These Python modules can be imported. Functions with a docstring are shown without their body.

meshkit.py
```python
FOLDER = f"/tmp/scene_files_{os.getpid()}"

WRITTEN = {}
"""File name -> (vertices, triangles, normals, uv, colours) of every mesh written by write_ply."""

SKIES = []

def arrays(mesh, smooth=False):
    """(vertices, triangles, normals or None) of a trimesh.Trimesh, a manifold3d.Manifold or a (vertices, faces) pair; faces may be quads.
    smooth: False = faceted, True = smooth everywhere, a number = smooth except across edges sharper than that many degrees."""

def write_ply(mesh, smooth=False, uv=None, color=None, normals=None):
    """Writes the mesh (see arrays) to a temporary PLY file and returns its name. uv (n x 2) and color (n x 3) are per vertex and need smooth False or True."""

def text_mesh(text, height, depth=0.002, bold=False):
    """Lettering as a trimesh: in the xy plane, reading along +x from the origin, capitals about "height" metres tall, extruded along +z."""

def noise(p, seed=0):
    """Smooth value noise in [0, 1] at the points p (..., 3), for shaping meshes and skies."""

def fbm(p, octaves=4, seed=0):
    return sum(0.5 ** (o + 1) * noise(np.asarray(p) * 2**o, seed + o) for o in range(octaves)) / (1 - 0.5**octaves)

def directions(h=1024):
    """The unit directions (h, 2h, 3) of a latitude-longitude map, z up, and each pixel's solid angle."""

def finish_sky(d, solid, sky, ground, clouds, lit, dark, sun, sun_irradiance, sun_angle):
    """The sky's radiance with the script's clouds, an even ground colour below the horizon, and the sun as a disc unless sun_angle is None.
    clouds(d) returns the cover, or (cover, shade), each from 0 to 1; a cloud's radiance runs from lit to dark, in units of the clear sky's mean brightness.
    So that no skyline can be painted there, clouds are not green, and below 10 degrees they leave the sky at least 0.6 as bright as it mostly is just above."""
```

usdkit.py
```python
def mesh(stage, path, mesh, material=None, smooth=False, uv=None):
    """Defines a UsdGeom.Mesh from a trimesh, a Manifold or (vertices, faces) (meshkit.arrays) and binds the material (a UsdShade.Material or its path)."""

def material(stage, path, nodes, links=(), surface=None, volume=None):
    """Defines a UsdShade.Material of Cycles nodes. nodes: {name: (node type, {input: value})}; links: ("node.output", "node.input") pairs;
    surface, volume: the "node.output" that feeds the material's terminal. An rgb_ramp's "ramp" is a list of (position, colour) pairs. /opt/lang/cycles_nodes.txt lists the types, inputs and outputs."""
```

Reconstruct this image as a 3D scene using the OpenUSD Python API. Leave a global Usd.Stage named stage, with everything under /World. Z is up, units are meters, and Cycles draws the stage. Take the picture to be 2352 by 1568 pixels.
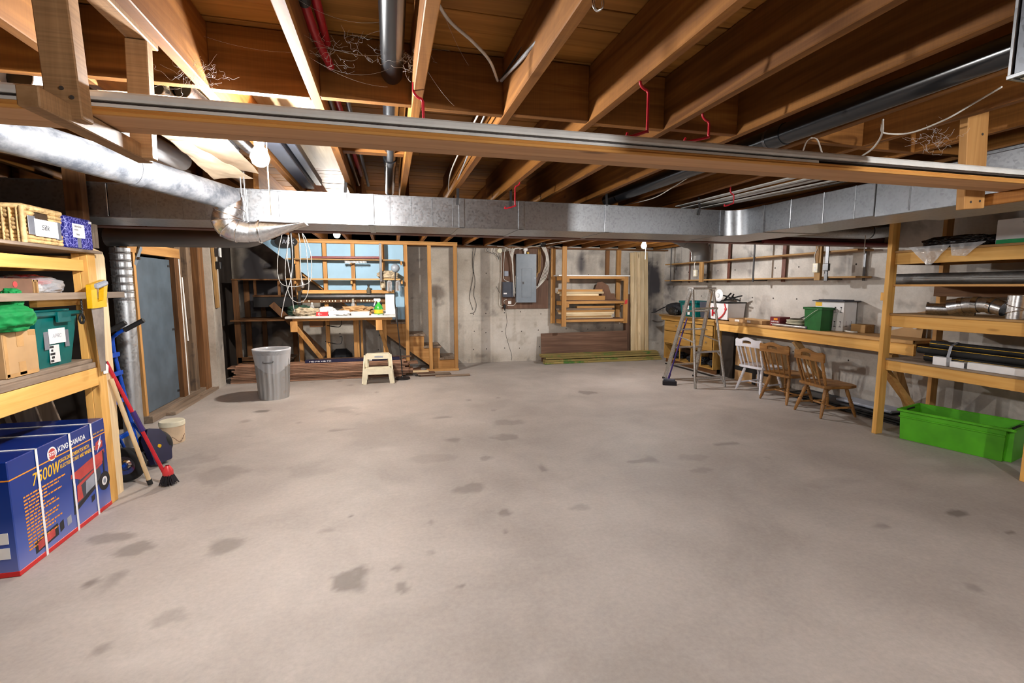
import math, random
import numpy as np
import trimesh
import meshkit, usdkit
from shapely.geometry import Polygon
from pxr import Usd, UsdGeom, UsdShade, Sdf, Gf, Vt

random.seed(7)
rng = np.random.default_rng(7)
stage = Usd.Stage.CreateInMemory()
UsdGeom.SetStageUpAxis(stage, UsdGeom.Tokens.z)
UsdGeom.SetStageMetersPerUnit(stage, 1.0)
UsdGeom.Xform.Define(stage, '/World')
UsdGeom.Scope.Define(stage, '/World/Looks')

# ---------------------------------------------------------------- camera
F, YAW, PITCH, EYE = 1100.0, math.radians(14.4), math.radians(-6.55), np.array([0, 0, 1.5])
_f = np.array([math.sin(YAW) * math.cos(PITCH), math.cos(YAW) * math.cos(PITCH), math.sin(PITCH)])
_r = np.cross(_f, [0, 0, 1.0]); _r /= np.linalg.norm(_r)
_u = np.cross(_r, _f)
cam = UsdGeom.Camera.Define(stage, '/World/camera')
cam.CreateHorizontalApertureAttr(36.0)
cam.CreateVerticalApertureAttr(24.0)
cam.CreateFocalLengthAttr(36.0 * F / 2352)
cam.CreateClippingRangeAttr(Gf.Vec2f(0.05, 100))
cam.CreateExposureAttr(1.0)
m4 = np.eye(4); m4[0, :3], m4[1, :3], m4[2, :3], m4[3, :3] = _r, _u, -_f, EYE
cam.AddTransformOp().Set(Gf.Matrix4d(m4.tolist()))

# strength of the bare bulbs (the room's only light); every lamp is built further down by light_bulb()
BULB = dict(near=1180.0, far=900.0, stair=1550.0, behind=1450.0)


# The place was surveyed from the photograph with these: a sight line cut by a known plane of the room.
def _ray(x, y): return (x - 1176) / F * _r - (y - 784) / F * _u + _f
def onX(x, y, X): d = _ray(x, y); return EYE + d * X / d[0]
def onY(x, y, Y): d = _ray(x, y); return EYE + d * Y / d[1]
def onZ(x, y, Z): d = _ray(x, y); return EYE + d * (Z - 1.5) / d[2]

# ---------------------------------------------------------------- prims
used = {}
def numbered(parent, name):
    k = parent + '/' + name
    n = used.get(k, 0); used[k] = n + 1
    return k if n == 0 else f'{k}_{n:03d}'

def keys(prim, label=None, cat=None, group=None, kind=None):
    for k, v in (('label', label), ('category', cat), ('group', group), ('kind', kind)):
        if v: prim.SetCustomDataByKey(k, v)

things = []
class Thing:
    """One top-level thing: parts are given in world coordinates, the Xform ends up at the thing's base."""
    def __init__(s, name, label=None, cat=None, group=None, kind=None, rz=0.0, at=None, scale=1.0):
        s.path = numbered('/World', name); s.rz, s.at, s.parts = rz, at, []
        s.x = UsdGeom.Xform.Define(stage, s.path); s.prim = s.x.GetPrim()
        s.meta = (label, cat, group, kind); keys(s.prim, *s.meta); things.append(s)
    def part(s, name, mesh, mat, smooth=False, label=None, under=None, kind=None, prim=None):
        path = numbered(under or s.path, name)
        s.parts.append((path, mesh, mat, smooth, label, kind, prim))
        return path
    def flush(s):
        if not s.parts: return
        local = s.at is not None            # parts already in the thing's own frame
        if not local:
            V = np.vstack([np.asarray(p[1].vertices) for p in s.parts])
            lo, hi = V.min(0), V.max(0)
            s.at = np.array([(lo[0] + hi[0]) / 2, (lo[1] + hi[1]) / 2, lo[2]])
        off = np.zeros(3) if local else s.at
        s.x.AddTranslateOp().Set(Gf.Vec3d(*map(float, s.at)))
        if s.rz: s.x.AddRotateZOp().Set(math.degrees(s.rz))
        for path, mesh, mat, smooth, label, kind, prim in s.parts:
            m = put(path, mesh, mat, smooth, off)
            keys(m.GetPrim(), label=label, kind=kind)
            if prim is not None:
                n, v = prim
                UsdGeom.PrimvarsAPI(m).CreatePrimvar(n, Sdf.ValueTypeNames.FloatArray, 'vertex').Set(Vt.FloatArray.FromNumpy(np.asarray(v, np.float32)))

def put(path, mesh, mat, smooth=False, off=0):
    v = np.asarray(mesh.vertices, float) - off
    return usdkit.mesh(stage, path, trimesh.Trimesh(v, np.asarray(mesh.faces), process=False), look(mat), smooth)

def one(name, label, cat, mesh, mat, smooth=False, group=None, kind=None):
    """A thing that is a single mesh."""
    path = numbered('/World', name)
    v = np.asarray(mesh.vertices, float); lo, hi = v.min(0), v.max(0)
    base = np.array([(lo[0] + hi[0]) / 2, (lo[1] + hi[1]) / 2, lo[2]])
    m = put(path, mesh, mat, smooth, base)
    m.AddTranslateOp().Set(Gf.Vec3d(*map(float, base)))
    keys(m.GetPrim(), label, cat, group, kind)
    return m

def copy_of(src, at, rz, label, group=None):
    path = numbered('/World', src.path.rsplit('/', 1)[1].rstrip('0123456789').rstrip('_'))
    x = UsdGeom.Xform.Define(stage, path)
    x.GetPrim().GetReferences().AddInternalReference(src.path)
    x.GetPrim().SetInstanceable(True)
    x.GetPrim().CreateAttribute('xformOp:translate', Sdf.ValueTypeNames.Double3).Set(Gf.Vec3d(*map(float, at)))
    x.GetPrim().CreateAttribute('xformOp:rotateZ', Sdf.ValueTypeNames.Float).Set(math.degrees(rz))
    x.GetPrim().CreateAttribute('xformOpOrder', Sdf.ValueTypeNames.TokenArray, False, Sdf.VariabilityUniform).Set(['xformOp:translate', 'xformOp:rotateZ'])
    keys(x.GetPrim(), label, src.meta[1], group or src.meta[2])
    return x

# ---------------------------------------------------------------- shapes
def TM(v, f): return trimesh.Trimesh(np.asarray(v, float), np.asarray(f, int), process=False)
def cat(*ms):
    ms = [m for a in ms for m in (a if isinstance(a, (list, tuple)) else [a])]
    vs, fs, n = [], [], 0
    for m in ms:
        vs.append(np.asarray(m.vertices)); fs.append(np.asarray(m.faces) + n); n += len(m.vertices)
    return TM(np.vstack(vs), np.vstack(fs))

def _cb(hx, hy, hz, b):
    out = []
    for sx in (-1, 1):
        for sy in (-1, 1):
            for sz in (-1, 1):
                out += [(sx * hx, sy * (hy - b), sz * (hz - b)), (sx * (hx - b), sy * hy, sz * (hz - b)), (sx * (hx - b), sy * (hy - b), sz * hz)]
    return np.array(out)
_h = trimesh.convex.convex_hull(_cb(1.0, 1.2, 1.4, 0.3))
_src = _cb(1.0, 1.2, 1.4, 0.3)
_ix = [int(np.argmin(((_src - p) ** 2).sum(1))) for p in _h.vertices]
_CF = np.array(_ix)[np.asarray(_h.faces)]

def box0(sx, sy, sz, b=0.002):
    """Chamfered box about the origin."""
    b = min(b, 0.3 * min(sx, sy, sz))
    return TM(_cb(sx / 2, sy / 2, sz / 2, b), _CF)
def bx(x0, x1, y0, y1, z0, z1, b=0.002):
    m = box0(abs(x1 - x0), abs(y1 - y0), abs(z1 - z0), b)
    m.vertices += [(x0 + x1) / 2, (y0 + y1) / 2, (z0 + z1) / 2]
    return m
def xf(m, M):
    v = np.asarray(m.vertices) @ np.asarray(M)[:3, :3].T + np.asarray(M)[:3, 3]
    return TM(v, m.faces)
def mv(m, x=0, y=0, z=0): return TM(np.asarray(m.vertices) + [x, y, z], m.faces)
def frame(d, up=(0, 0, 1)):
    d = np.asarray(d, float); d = d / np.linalg.norm(d)
    up = np.asarray(up, float)
    if abs(d @ up) > 0.97 * np.linalg.norm(up): up = np.array([0, 1.0, 0]) if abs(d[1]) < 0.9 else np.array([1.0, 0, 0])
    s = np.cross(d, up); s /= np.linalg.norm(s)
    return d, s, np.cross(s, d)
def bar(p0, p1, w, h, up=(0, 0, 1), b=0.002):
    """Box from p0 to p1, w wide sideways and h tall along up."""
    p0, p1 = np.asarray(p0, float), np.asarray(p1, float)
    d, s, u = frame(p1 - p0, up)
    m = box0(np.linalg.norm(p1 - p0), w, h, b)
    M = np.eye(4); M[:3, 0], M[:3, 1], M[:3, 2], M[:3, 3] = d, -s, u, (p0 + p1) / 2
    return xf(m, M)
def curve(pts, k=8):
    """Catmull-Rom through the points."""
    p = np.asarray(pts, float); q = np.vstack([2 * p[0] - p[1], p, 2 * p[-1] - p[-2]])
    out = []
    for i in range(1, len(q) - 2):
        a, b, c, d = q[i - 1], q[i], q[i + 1], q[i + 2]
        for t in np.linspace(0, 1, k, endpoint=False):
            out.append(0.5 * (2 * b + (c - a) * t + (2 * a - 5 * b + 4 * c - d) * t * t + (3 * b - a - 3 * c + d) * t ** 3))
    return np.array(out + [p[-1]])
def tube(pts, r, n=10, cap=True, squash=None):
    p = np.asarray(pts, float); N = len(p)
    r = np.broadcast_to(np.asarray(r, float), (N,))
    t = np.gradient(p, axis=0); t /= np.linalg.norm(t, axis=1, keepdims=True) + 1e-12
    _, s, _ = frame(t[0])
    rows = []
    a = np.arange(n) * 2 * np.pi / n
    for i in range(N):
        s = s - t[i] * (s @ t[i]); s /= np.linalg.norm(s)
        u = np.cross(t[i], s)
        kx, ky = (1, 1) if squash is None else squash[i]
        rows.append(p[i] + r[i] * (np.cos(a)[:, None] * s * kx + np.sin(a)[:, None] * u * ky))
    v = np.vstack(rows); f = []
    for i in range(N - 1):
        for j in range(n):
            q0, q1, q2, q3 = i * n + j, i * n + (j + 1) % n, (i + 1) * n + (j + 1) % n, (i + 1) * n + j
            f += [(q0, q1, q2), (q0, q2, q3)]
    if cap:
        c0, c1 = len(v), len(v) + 1
        v = np.vstack([v, p[0], p[-1]])
        for j in range(n):
            f += [(c0, (j + 1) % n, j), (c1, (N - 1) * n + j, (N - 1) * n + (j + 1) % n)]
    return TM(v, f)
def cyl(p0, p1, r, n=16, r1=None): return tube([p0, p1], [r, r if r1 is None else r1], n)
def pipe(p0, p1, r, t=0.002, n=24):
    """Open pipe with a wall."""
    a, b = tube([p0, p1], r, n, False), tube([p0, p1], r - t, n, False)
    f = np.asarray(b.faces)[:, ::-1] + 2 * n; e = []
    for j in range(n):
        k = (j + 1) % n
        e += [(j, 2 * n + k, k), (j, 2 * n + j, 2 * n + k), (n + j, n + k, 3 * n + k), (n + j, 3 * n + k, 3 * n + j)]
    return TM(np.vstack([a.vertices, b.vertices]), np.vstack([a.faces, f, e]))
def lathe(prof, n=24, at=(0, 0, 0)):
    """Profile of (radius, height), turned about z."""
    prof = np.asarray(prof, float); a = np.arange(n) * 2 * np.pi / n; v, f = [], []
    for rr, z in prof: v += [(rr * math.cos(q), rr * math.sin(q), z) for q in a]
    for i in range(len(prof) - 1):
        for j in range(n):
            q0, q1, q2, q3 = i * n + j, i * n + (j + 1) % n, (i + 1) * n + (j + 1) % n, (i + 1) * n + j
            f += [(q0, q1, q2), (q0, q2, q3)]
    return TM(np.array(v) + np.asarray(at), f)
def prism(poly, d, O=(0, 0, 0), ex=(1, 0, 0), ey=(0, 0, 1)):
    """Outline in the plane (ex, ey) at O, d thick along ex x ey."""
    m = trimesh.creation.extrude_polygon(poly if hasattr(poly, 'exterior') else Polygon(poly), d, engine='earcut')
    ex, ey = np.asarray(ex, float), np.asarray(ey, float); ez = np.cross(ex, ey)
    M = np.eye(4); M[:3, 0], M[:3, 1], M[:3, 2], M[:3, 3] = ex, ey, ez, O
    return xf(m, M)
def text(s, h, O, ex, ey, d=0.0006, bold=False, fit=None, it=0.0):
    m = meshkit.text_mesh(s, h, d, bold)
    if fit:
        w = m.bounds[1][0] - m.bounds[0][0]; m.vertices[:, 0] *= fit / w
    if it: m.vertices[:, 0] += it * m.vertices[:, 1]
    ex, ey = np.asarray(ex, float), np.asarray(ey, float)
    M = np.eye(4); M[:3, 0], M[:3, 1], M[:3, 2], M[:3, 3] = ex, ey, np.cross(ex, ey), O
    return xf(m, M)
def ball(c, r, sub=2, s=(1, 1, 1)):
    m = trimesh.creation.icosphere(sub, 1.0)
    return TM(np.asarray(m.vertices) * np.asarray(s) * r + np.asarray(c), m.faces)
def lump(c, s, amp=0.25, freq=3.0, seed=0, sub=4, flat=None):
    """A crumpled soft body: an ellipsoid with half sizes s folded by noise, flat on its base."""
    m = trimesh.creation.icosphere(sub, 1.0); v = np.asarray(m.vertices).copy()
    n = meshkit.fbm(v * freq + seed * 7.3, 4, seed) - 0.5
    rid = np.abs(meshkit.noise(v * freq * 1.7 + seed * 3.1, seed + 5) - 0.5)
    v = np.sign(v) * np.abs(v) ** 0.8 * (1 + amp * 2 * n[:, None] - amp * 1.2 * rid[:, None])
    v = v * np.asarray(s)
    v[:, 2] = np.maximum(v[:, 2], -s[2] * 0.8)
    return TM(v + np.asarray(c) + [0, 0, s[2] * 0.8], m.faces)
def sheet(P, nu, nv, amp, freq, seed, thick=0.002):
    """A thin crumpled sheet over the bilinear patch P (4 corners), with thickness."""
    P = np.asarray(P, float); u, v = np.meshgrid(np.linspace(0, 1, nu), np.linspace(0, 1, nv), indexing='ij')
    u, v = u.ravel()[:, None], v.ravel()[:, None]
    p = P[0] * (1 - u) * (1 - v) + P[1] * u * (1 - v) + P[2] * u * v + P[3] * (1 - u) * v
    nrm = np.cross(P[1] - P[0], P[3] - P[0]); nrm /= np.linalg.norm(nrm)
    p = p + nrm * ((meshkit.fbm(p * freq, 4, seed) - 0.5) * 2 * amp)[:, None]
    q = p - nrm * thick; f = []
    for i in range(nu - 1):
        for j in range(nv - 1):
            a, b, c, d = i * nv + j, (i + 1) * nv + j, (i + 1) * nv + j + 1, i * nv + j + 1
            f += [(a, b, c), (a, c, d)]
    f = np.array(f); n = len(p)
    rim = [i * nv for i in range(nu)] + [(nu - 1) * nv + j for j in range(1, nv)] + [i * nv + nv - 1 for i in range(nu - 2, -1, -1)] + [j for j in range(nv - 2, 0, -1)]
    e = []
    for a, b in zip(rim, rim[1:] + rim[:1]): e += [(a, b + n, b), (a, a + n, b + n)]
    return TM(np.vstack([p, q]), np.vstack([f, f[:, ::-1] + n, e]))
def tray(x0, x1, y0, y1, z0, z1, t=0.004, dx=0.0, dy=0.0):
    """Open container: outer and inner shell, wider at the top by dx, dy on each side."""
    def ring(i, z, g): return [(x0 + i - g * dx, y0 + i - g * dy, z), (x1 - i + g * dx, y0 + i - g * dy, z), (x1 - i + g * dx, y1 - i + g * dy, z), (x0 + i - g * dx, y1 - i + g * dy, z)]
    v = ring(0, z0, 0) + ring(0, z1, 1) + ring(t, z1, 1) + ring(t, z0 + t, 0)
    f = [(0, 2, 1), (0, 3, 2), (12, 13, 14), (12, 14, 15)]
    for k in range(3):
        for j in range(4):
            a, b = 4 * k + j, 4 * k + (j + 1) % 4
            f += [(a, b, b + 4), (a, b + 4, a + 4)]
    return TM(v, f)
def spin(m, ang, c): 
    ca, sa = math.cos(ang), math.sin(ang); v = np.asarray(m.vertices) - c
    return TM(np.stack([v[:, 0] * ca - v[:, 1] * sa, v[:, 0] * sa + v[:, 1] * ca, v[:, 2]], 1) + c, m.faces)

# ---------------------------------------------------------------- looks
made = {}
def look(name):
    if name not in made: made[name] = LOOKS[name[:-2] if name[-2:] in ('_x', '_y', '_z') else name](name)
    return made[name]
LOOKS = {}
def mat(name, nodes, links, surface='p.BSDF', volume=None):
    return usdkit.material(stage, '/World/Looks/' + name, nodes, links, surface=surface, volume=volume)

def wood(c0, c1, rough=0.65, var=0.35, knots=True, saw=0.0, stain=None):
    def build(name):
        ax = 'xyz'.index(name[-1])
        sc = [16.0, 16.0, 16.0]; sc[ax] = 0.9
        sk = [9.0, 9.0, 9.0]; sk[ax] = 2.4
        mid = [(a + b) / 2 for a, b in zip(c0, c1)]
        N = {'g': ('geometry', {}), 'o': ('object_info', {}), 'k': ('math', {'math_type': 'multiply', 'value2': 41.0}),
             'a': ('vector_math', {'math_type': 'add'}), 'm': ('mapping', {'scale': sc}),
             'n': ('noise_texture', {'scale': 1.0, 'detail': 5.0, 'roughness': 0.6, 'distortion': 0.7}),
             'r': ('rgb_ramp', {'ramp': [(0.3, c0), (0.52, mid), (0.68, c1)]}),
             'mk': ('mapping', {'scale': sk}), 'v': ('voronoi_texture', {'scale': 0.62, 'randomness': 1.0}),
             'rk': ('rgb_ramp', {'ramp': [(0.0, (0.22, 0.18, 0.15)), (0.05, (0.45, 0.4, 0.36)), (0.1, (1, 1, 1))]}),
             'mx': ('mix', {'mix_type': 'multiply', 'fac': 0.85 if knots else 0.0}),
             'mr': ('map_range', {'from_min': 0.0, 'from_max': 1.0, 'to_min': 1 - var, 'to_max': 1 + var * 0.6}),
             'h': ('hsv', {'saturation': 1.0}), 'l': ('noise_texture', {'scale': 1.3, 'detail': 3.0}),
             'lr': ('map_range', {'from_min': 0.35, 'from_max': 0.65, 'to_min': 0.86, 'to_max': 1.08}),
             'lm': ('math', {'math_type': 'multiply'}),
             'b': ('bump', {'strength': 0.25, 'distance': 0.004}), 'p': ('principled_bsdf', {'roughness': rough, 'specular_ior_level': 0.3})}
        L = [('o.random', 'k.value1'), ('g.position', 'a.vector1'), ('k.value', 'a.vector2'), ('a.vector', 'm.vector'), ('m.vector', 'n.vector'), ('n.fac', 'r.fac'),
             ('a.vector', 'mk.vector'), ('mk.vector', 'v.vector'), ('v.distance', 'rk.fac'), ('r.color', 'mx.color1'), ('rk.color', 'mx.color2'),
             ('o.random', 'mr.value'), ('a.vector', 'l.vector'), ('l.fac', 'lr.value'), ('lr.result', 'lm.value1'), ('mr.result', 'lm.value2'), ('lm.value', 'h.value'),
             ('mx.color', 'h.color'), ('n.fac', 'b.height'), ('b.normal', 'p.normal')]
        last = 'h.color'
        if saw:
            s2 = [3.0, 3.0, 3.0]; s2[ax] = 190.0
            N.update({'ms': ('mapping', {'scale': s2}), 'ns': ('noise_texture', {'scale': 1.0, 'detail': 2.0}),
                      'rs': ('rgb_ramp', {'ramp': [(0.35, (1 - saw,) * 3), (0.6, (1 + saw * .4,) * 3)]}), 'xs': ('mix', {'mix_type': 'multiply', 'fac': 1.0})})
            L += [('a.vector', 'ms.vector'), ('ms.vector', 'ns.vector'), ('ns.fac', 'rs.fac'), (last, 'xs.color1'), ('rs.color', 'xs.color2')]
            last = 'xs.color'
        if stain:
            N.update({'nt': ('noise_texture', {'scale': 2.1, 'detail': 4.0, 'roughness': 0.65}), 'rt': ('rgb_ramp', {'ramp': [(0.56, (0, 0, 0)), (0.66, (1, 1, 1))]}), 'xt': ('mix', {'color2': stain})})
            L += [('a.vector', 'nt.vector'), ('nt.fac', 'rt.fac'), ('rt.color', 'xt.fac'), (last, 'xt.color1')]
            last = 'xt.color'
        return mat(name, N, L + [(last, 'p.base_color')])
    return build

def plain(c, rough=0.5, metal=0.0, var=0.12, scale=9.0, spec=0.4, coat=0.0, bump=0.0, **kw):
    def build(name):
        lo = [x * (1 - var) for x in c]; hi = [min(1, x * (1 + var)) for x in c]
        N = {'g': ('geometry', {}), 'n': ('noise_texture', {'scale': scale, 'detail': 4.0, 'roughness': 0.6}),
             'r': ('rgb_ramp', {'ramp': [(0.35, lo), (0.65, hi)]}),
             'p': ('principled_bsdf', {'roughness': rough, 'metallic': metal, 'specular_ior_level': spec, 'coat_weight': coat, **kw})}
        L = [('g.position', 'n.vector'), ('n.fac', 'r.fac'), ('r.color', 'p.base_color')]
        if bump:
            N['b'] = ('bump', {'strength': 0.6, 'distance': bump}); L += [('n.fac', 'b.height'), ('b.normal', 'p.normal')]
        return mat(name, N, L)
    return build

def galvanised(c, r0=0.25, r1=0.45, rust=0.0, spangle=0.05, scale=70.0):
    def build(name):
        N = {'g': ('geometry', {}), 'v': ('voronoi_texture', {'scale': scale}), 'w': ('rgb_to_bw', {}),
             'mc': ('map_range', {'from_min': 0.1, 'from_max': 0.9, 'to_min': 1 - spangle, 'to_max': 1 + spangle * .5}), 'h': ('hsv', {'color': c}),
             'mr': ('map_range', {'from_min': 0.0, 'from_max': 1.0, 'to_min': r0, 'to_max': r1}),
             'n': ('noise_texture', {'scale': 4.5, 'detail': 5.0, 'roughness': 0.65}), 'rr': ('rgb_ramp', {'ramp': [(0.60, (0, 0, 0)), (0.72, (rust,) * 3)]}),
             'x': ('mix', {'color2': (0.42, 0.24, 0.1)}), 'nb': ('noise_texture', {'scale': 6.0, 'detail': 2.0}), 'b': ('bump', {'strength': 0.15, 'distance': 0.006}),
             'i': ('math', {'math_type': 'subtract', 'value1': 1.0}), 'p': ('principled_bsdf', {'metallic': 1.0})}
        L = [('g.position', 'v.vector'), ('v.color', 'w.color'), ('w.val', 'mc.value'), ('mc.result', 'h.value'), ('w.val', 'mr.value'), ('mr.result', 'p.roughness'),
             ('g.position', 'n.vector'), ('n.fac', 'rr.fac'), ('rr.color', 'x.fac'), ('h.color', 'x.color1'), ('x.color', 'p.base_color'),
             ('rr.color', 'i.value2'), ('i.value', 'p.metallic'), ('g.position', 'nb.vector'), ('nb.fac', 'b.height'), ('b.normal', 'p.normal')]
        return mat(name, N, L)
    return build

def emits(c, key):
    return lambda name: mat(name, {'e': ('emission', {'color': c, 'strength': BULB[key]})}, [], surface='e.emission')

def clear(c, a=0.25, rough=0.15):
    """Thin clear or milky plastic film."""
    return lambda name: mat(name, {'t': ('transparent_bsdf', {'color': (0.96, 0.97, 0.98)}), 'p': ('principled_bsdf', {'base_color': c, 'roughness': rough, 'specular_ior_level': 0.7}),
                                   'f': ('layer_weight', {'blend': 0.35}), 'm': ('map_range', {'from_min': 0.0, 'from_max': 1.0, 'to_min': a, 'to_max': 0.95}), 'x': ('mix_closure', {})},
                            [('f.facing', 'm.value'), ('m.result', 'x.fac'), ('t.BSDF', 'x.closure1'), ('p.BSDF', 'x.closure2')], surface='x.closure')

def concrete(c0, c1, dark, light, speck=1.0, lines=None):
    """Grey-beige concrete; the vertex value 'stain' runs from a pale patch (below 0) to a damp or mould stain (above 0)."""
    def build(name):
        N = {'g': ('geometry', {}), 'n': ('noise_texture', {'scale': 1.1, 'detail': 6.0, 'roughness': 0.62, 'distortion': 0.3}), 'r': ('rgb_ramp', {'ramp': [(0.36, c0), (0.64, c1)]}),
             'n2': ('noise_texture', {'scale': 38.0, 'detail': 4.0, 'roughness': 0.7}), 'r2': ('rgb_ramp', {'ramp': [(0.3, (0.90,) * 3), (0.65, (1.04,) * 3)]}), 'm2': ('mix', {'mix_type': 'multiply', 'fac': speck}),
             'a': ('attribute', {'attribute': 'stain'}), 'mp': ('map_range', {'from_min': 0.0, 'from_max': 1.0, 'clamp': True}), 'mn': ('map_range', {'from_min': 0.0, 'from_max': -1.0, 'clamp': True}),
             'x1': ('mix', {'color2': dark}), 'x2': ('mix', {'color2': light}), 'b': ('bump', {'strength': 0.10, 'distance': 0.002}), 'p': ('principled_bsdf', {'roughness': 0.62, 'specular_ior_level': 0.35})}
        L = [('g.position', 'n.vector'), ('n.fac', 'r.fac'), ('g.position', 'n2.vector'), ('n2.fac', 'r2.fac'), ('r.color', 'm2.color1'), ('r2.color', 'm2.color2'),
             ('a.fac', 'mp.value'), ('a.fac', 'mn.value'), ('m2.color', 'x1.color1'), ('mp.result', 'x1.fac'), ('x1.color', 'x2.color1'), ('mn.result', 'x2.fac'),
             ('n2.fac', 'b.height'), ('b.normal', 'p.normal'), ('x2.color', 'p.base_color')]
        return mat(name, N, L)
    return build

def _mottle(name):
    """Weathered zinc pipe: cloudy blue grey with ochre rust patches."""
    return mat(name, {'g': ('geometry', {}), 'n': ('noise_texture', {'scale': 9.0, 'detail': 6.0, 'roughness': 0.7}), 'r': ('rgb_ramp', {'ramp': [(0.38, (0.09, 0.10, 0.12)), (0.62, (0.27, 0.28, 0.30))]}),
                      'n2': ('noise_texture', {'scale': 3.6, 'detail': 5.0, 'roughness': 0.6}), 'r2': ('rgb_ramp', {'ramp': [(0.57, (0, 0, 0)), (0.68, (0.7,) * 3)]}), 'x': ('mix', {'color2': (0.24, 0.15, 0.07)}), 'p': ('principled_bsdf', {'roughness': 0.5, 'metallic': 0.3})},
               [('g.position', 'n.vector'), ('n.fac', 'r.fac'), ('g.position', 'n2.vector'), ('n2.fac', 'r2.fac'), ('r.color', 'x.color1'), ('r2.color', 'x.fac'), ('x.color', 'p.base_color')])
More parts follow.
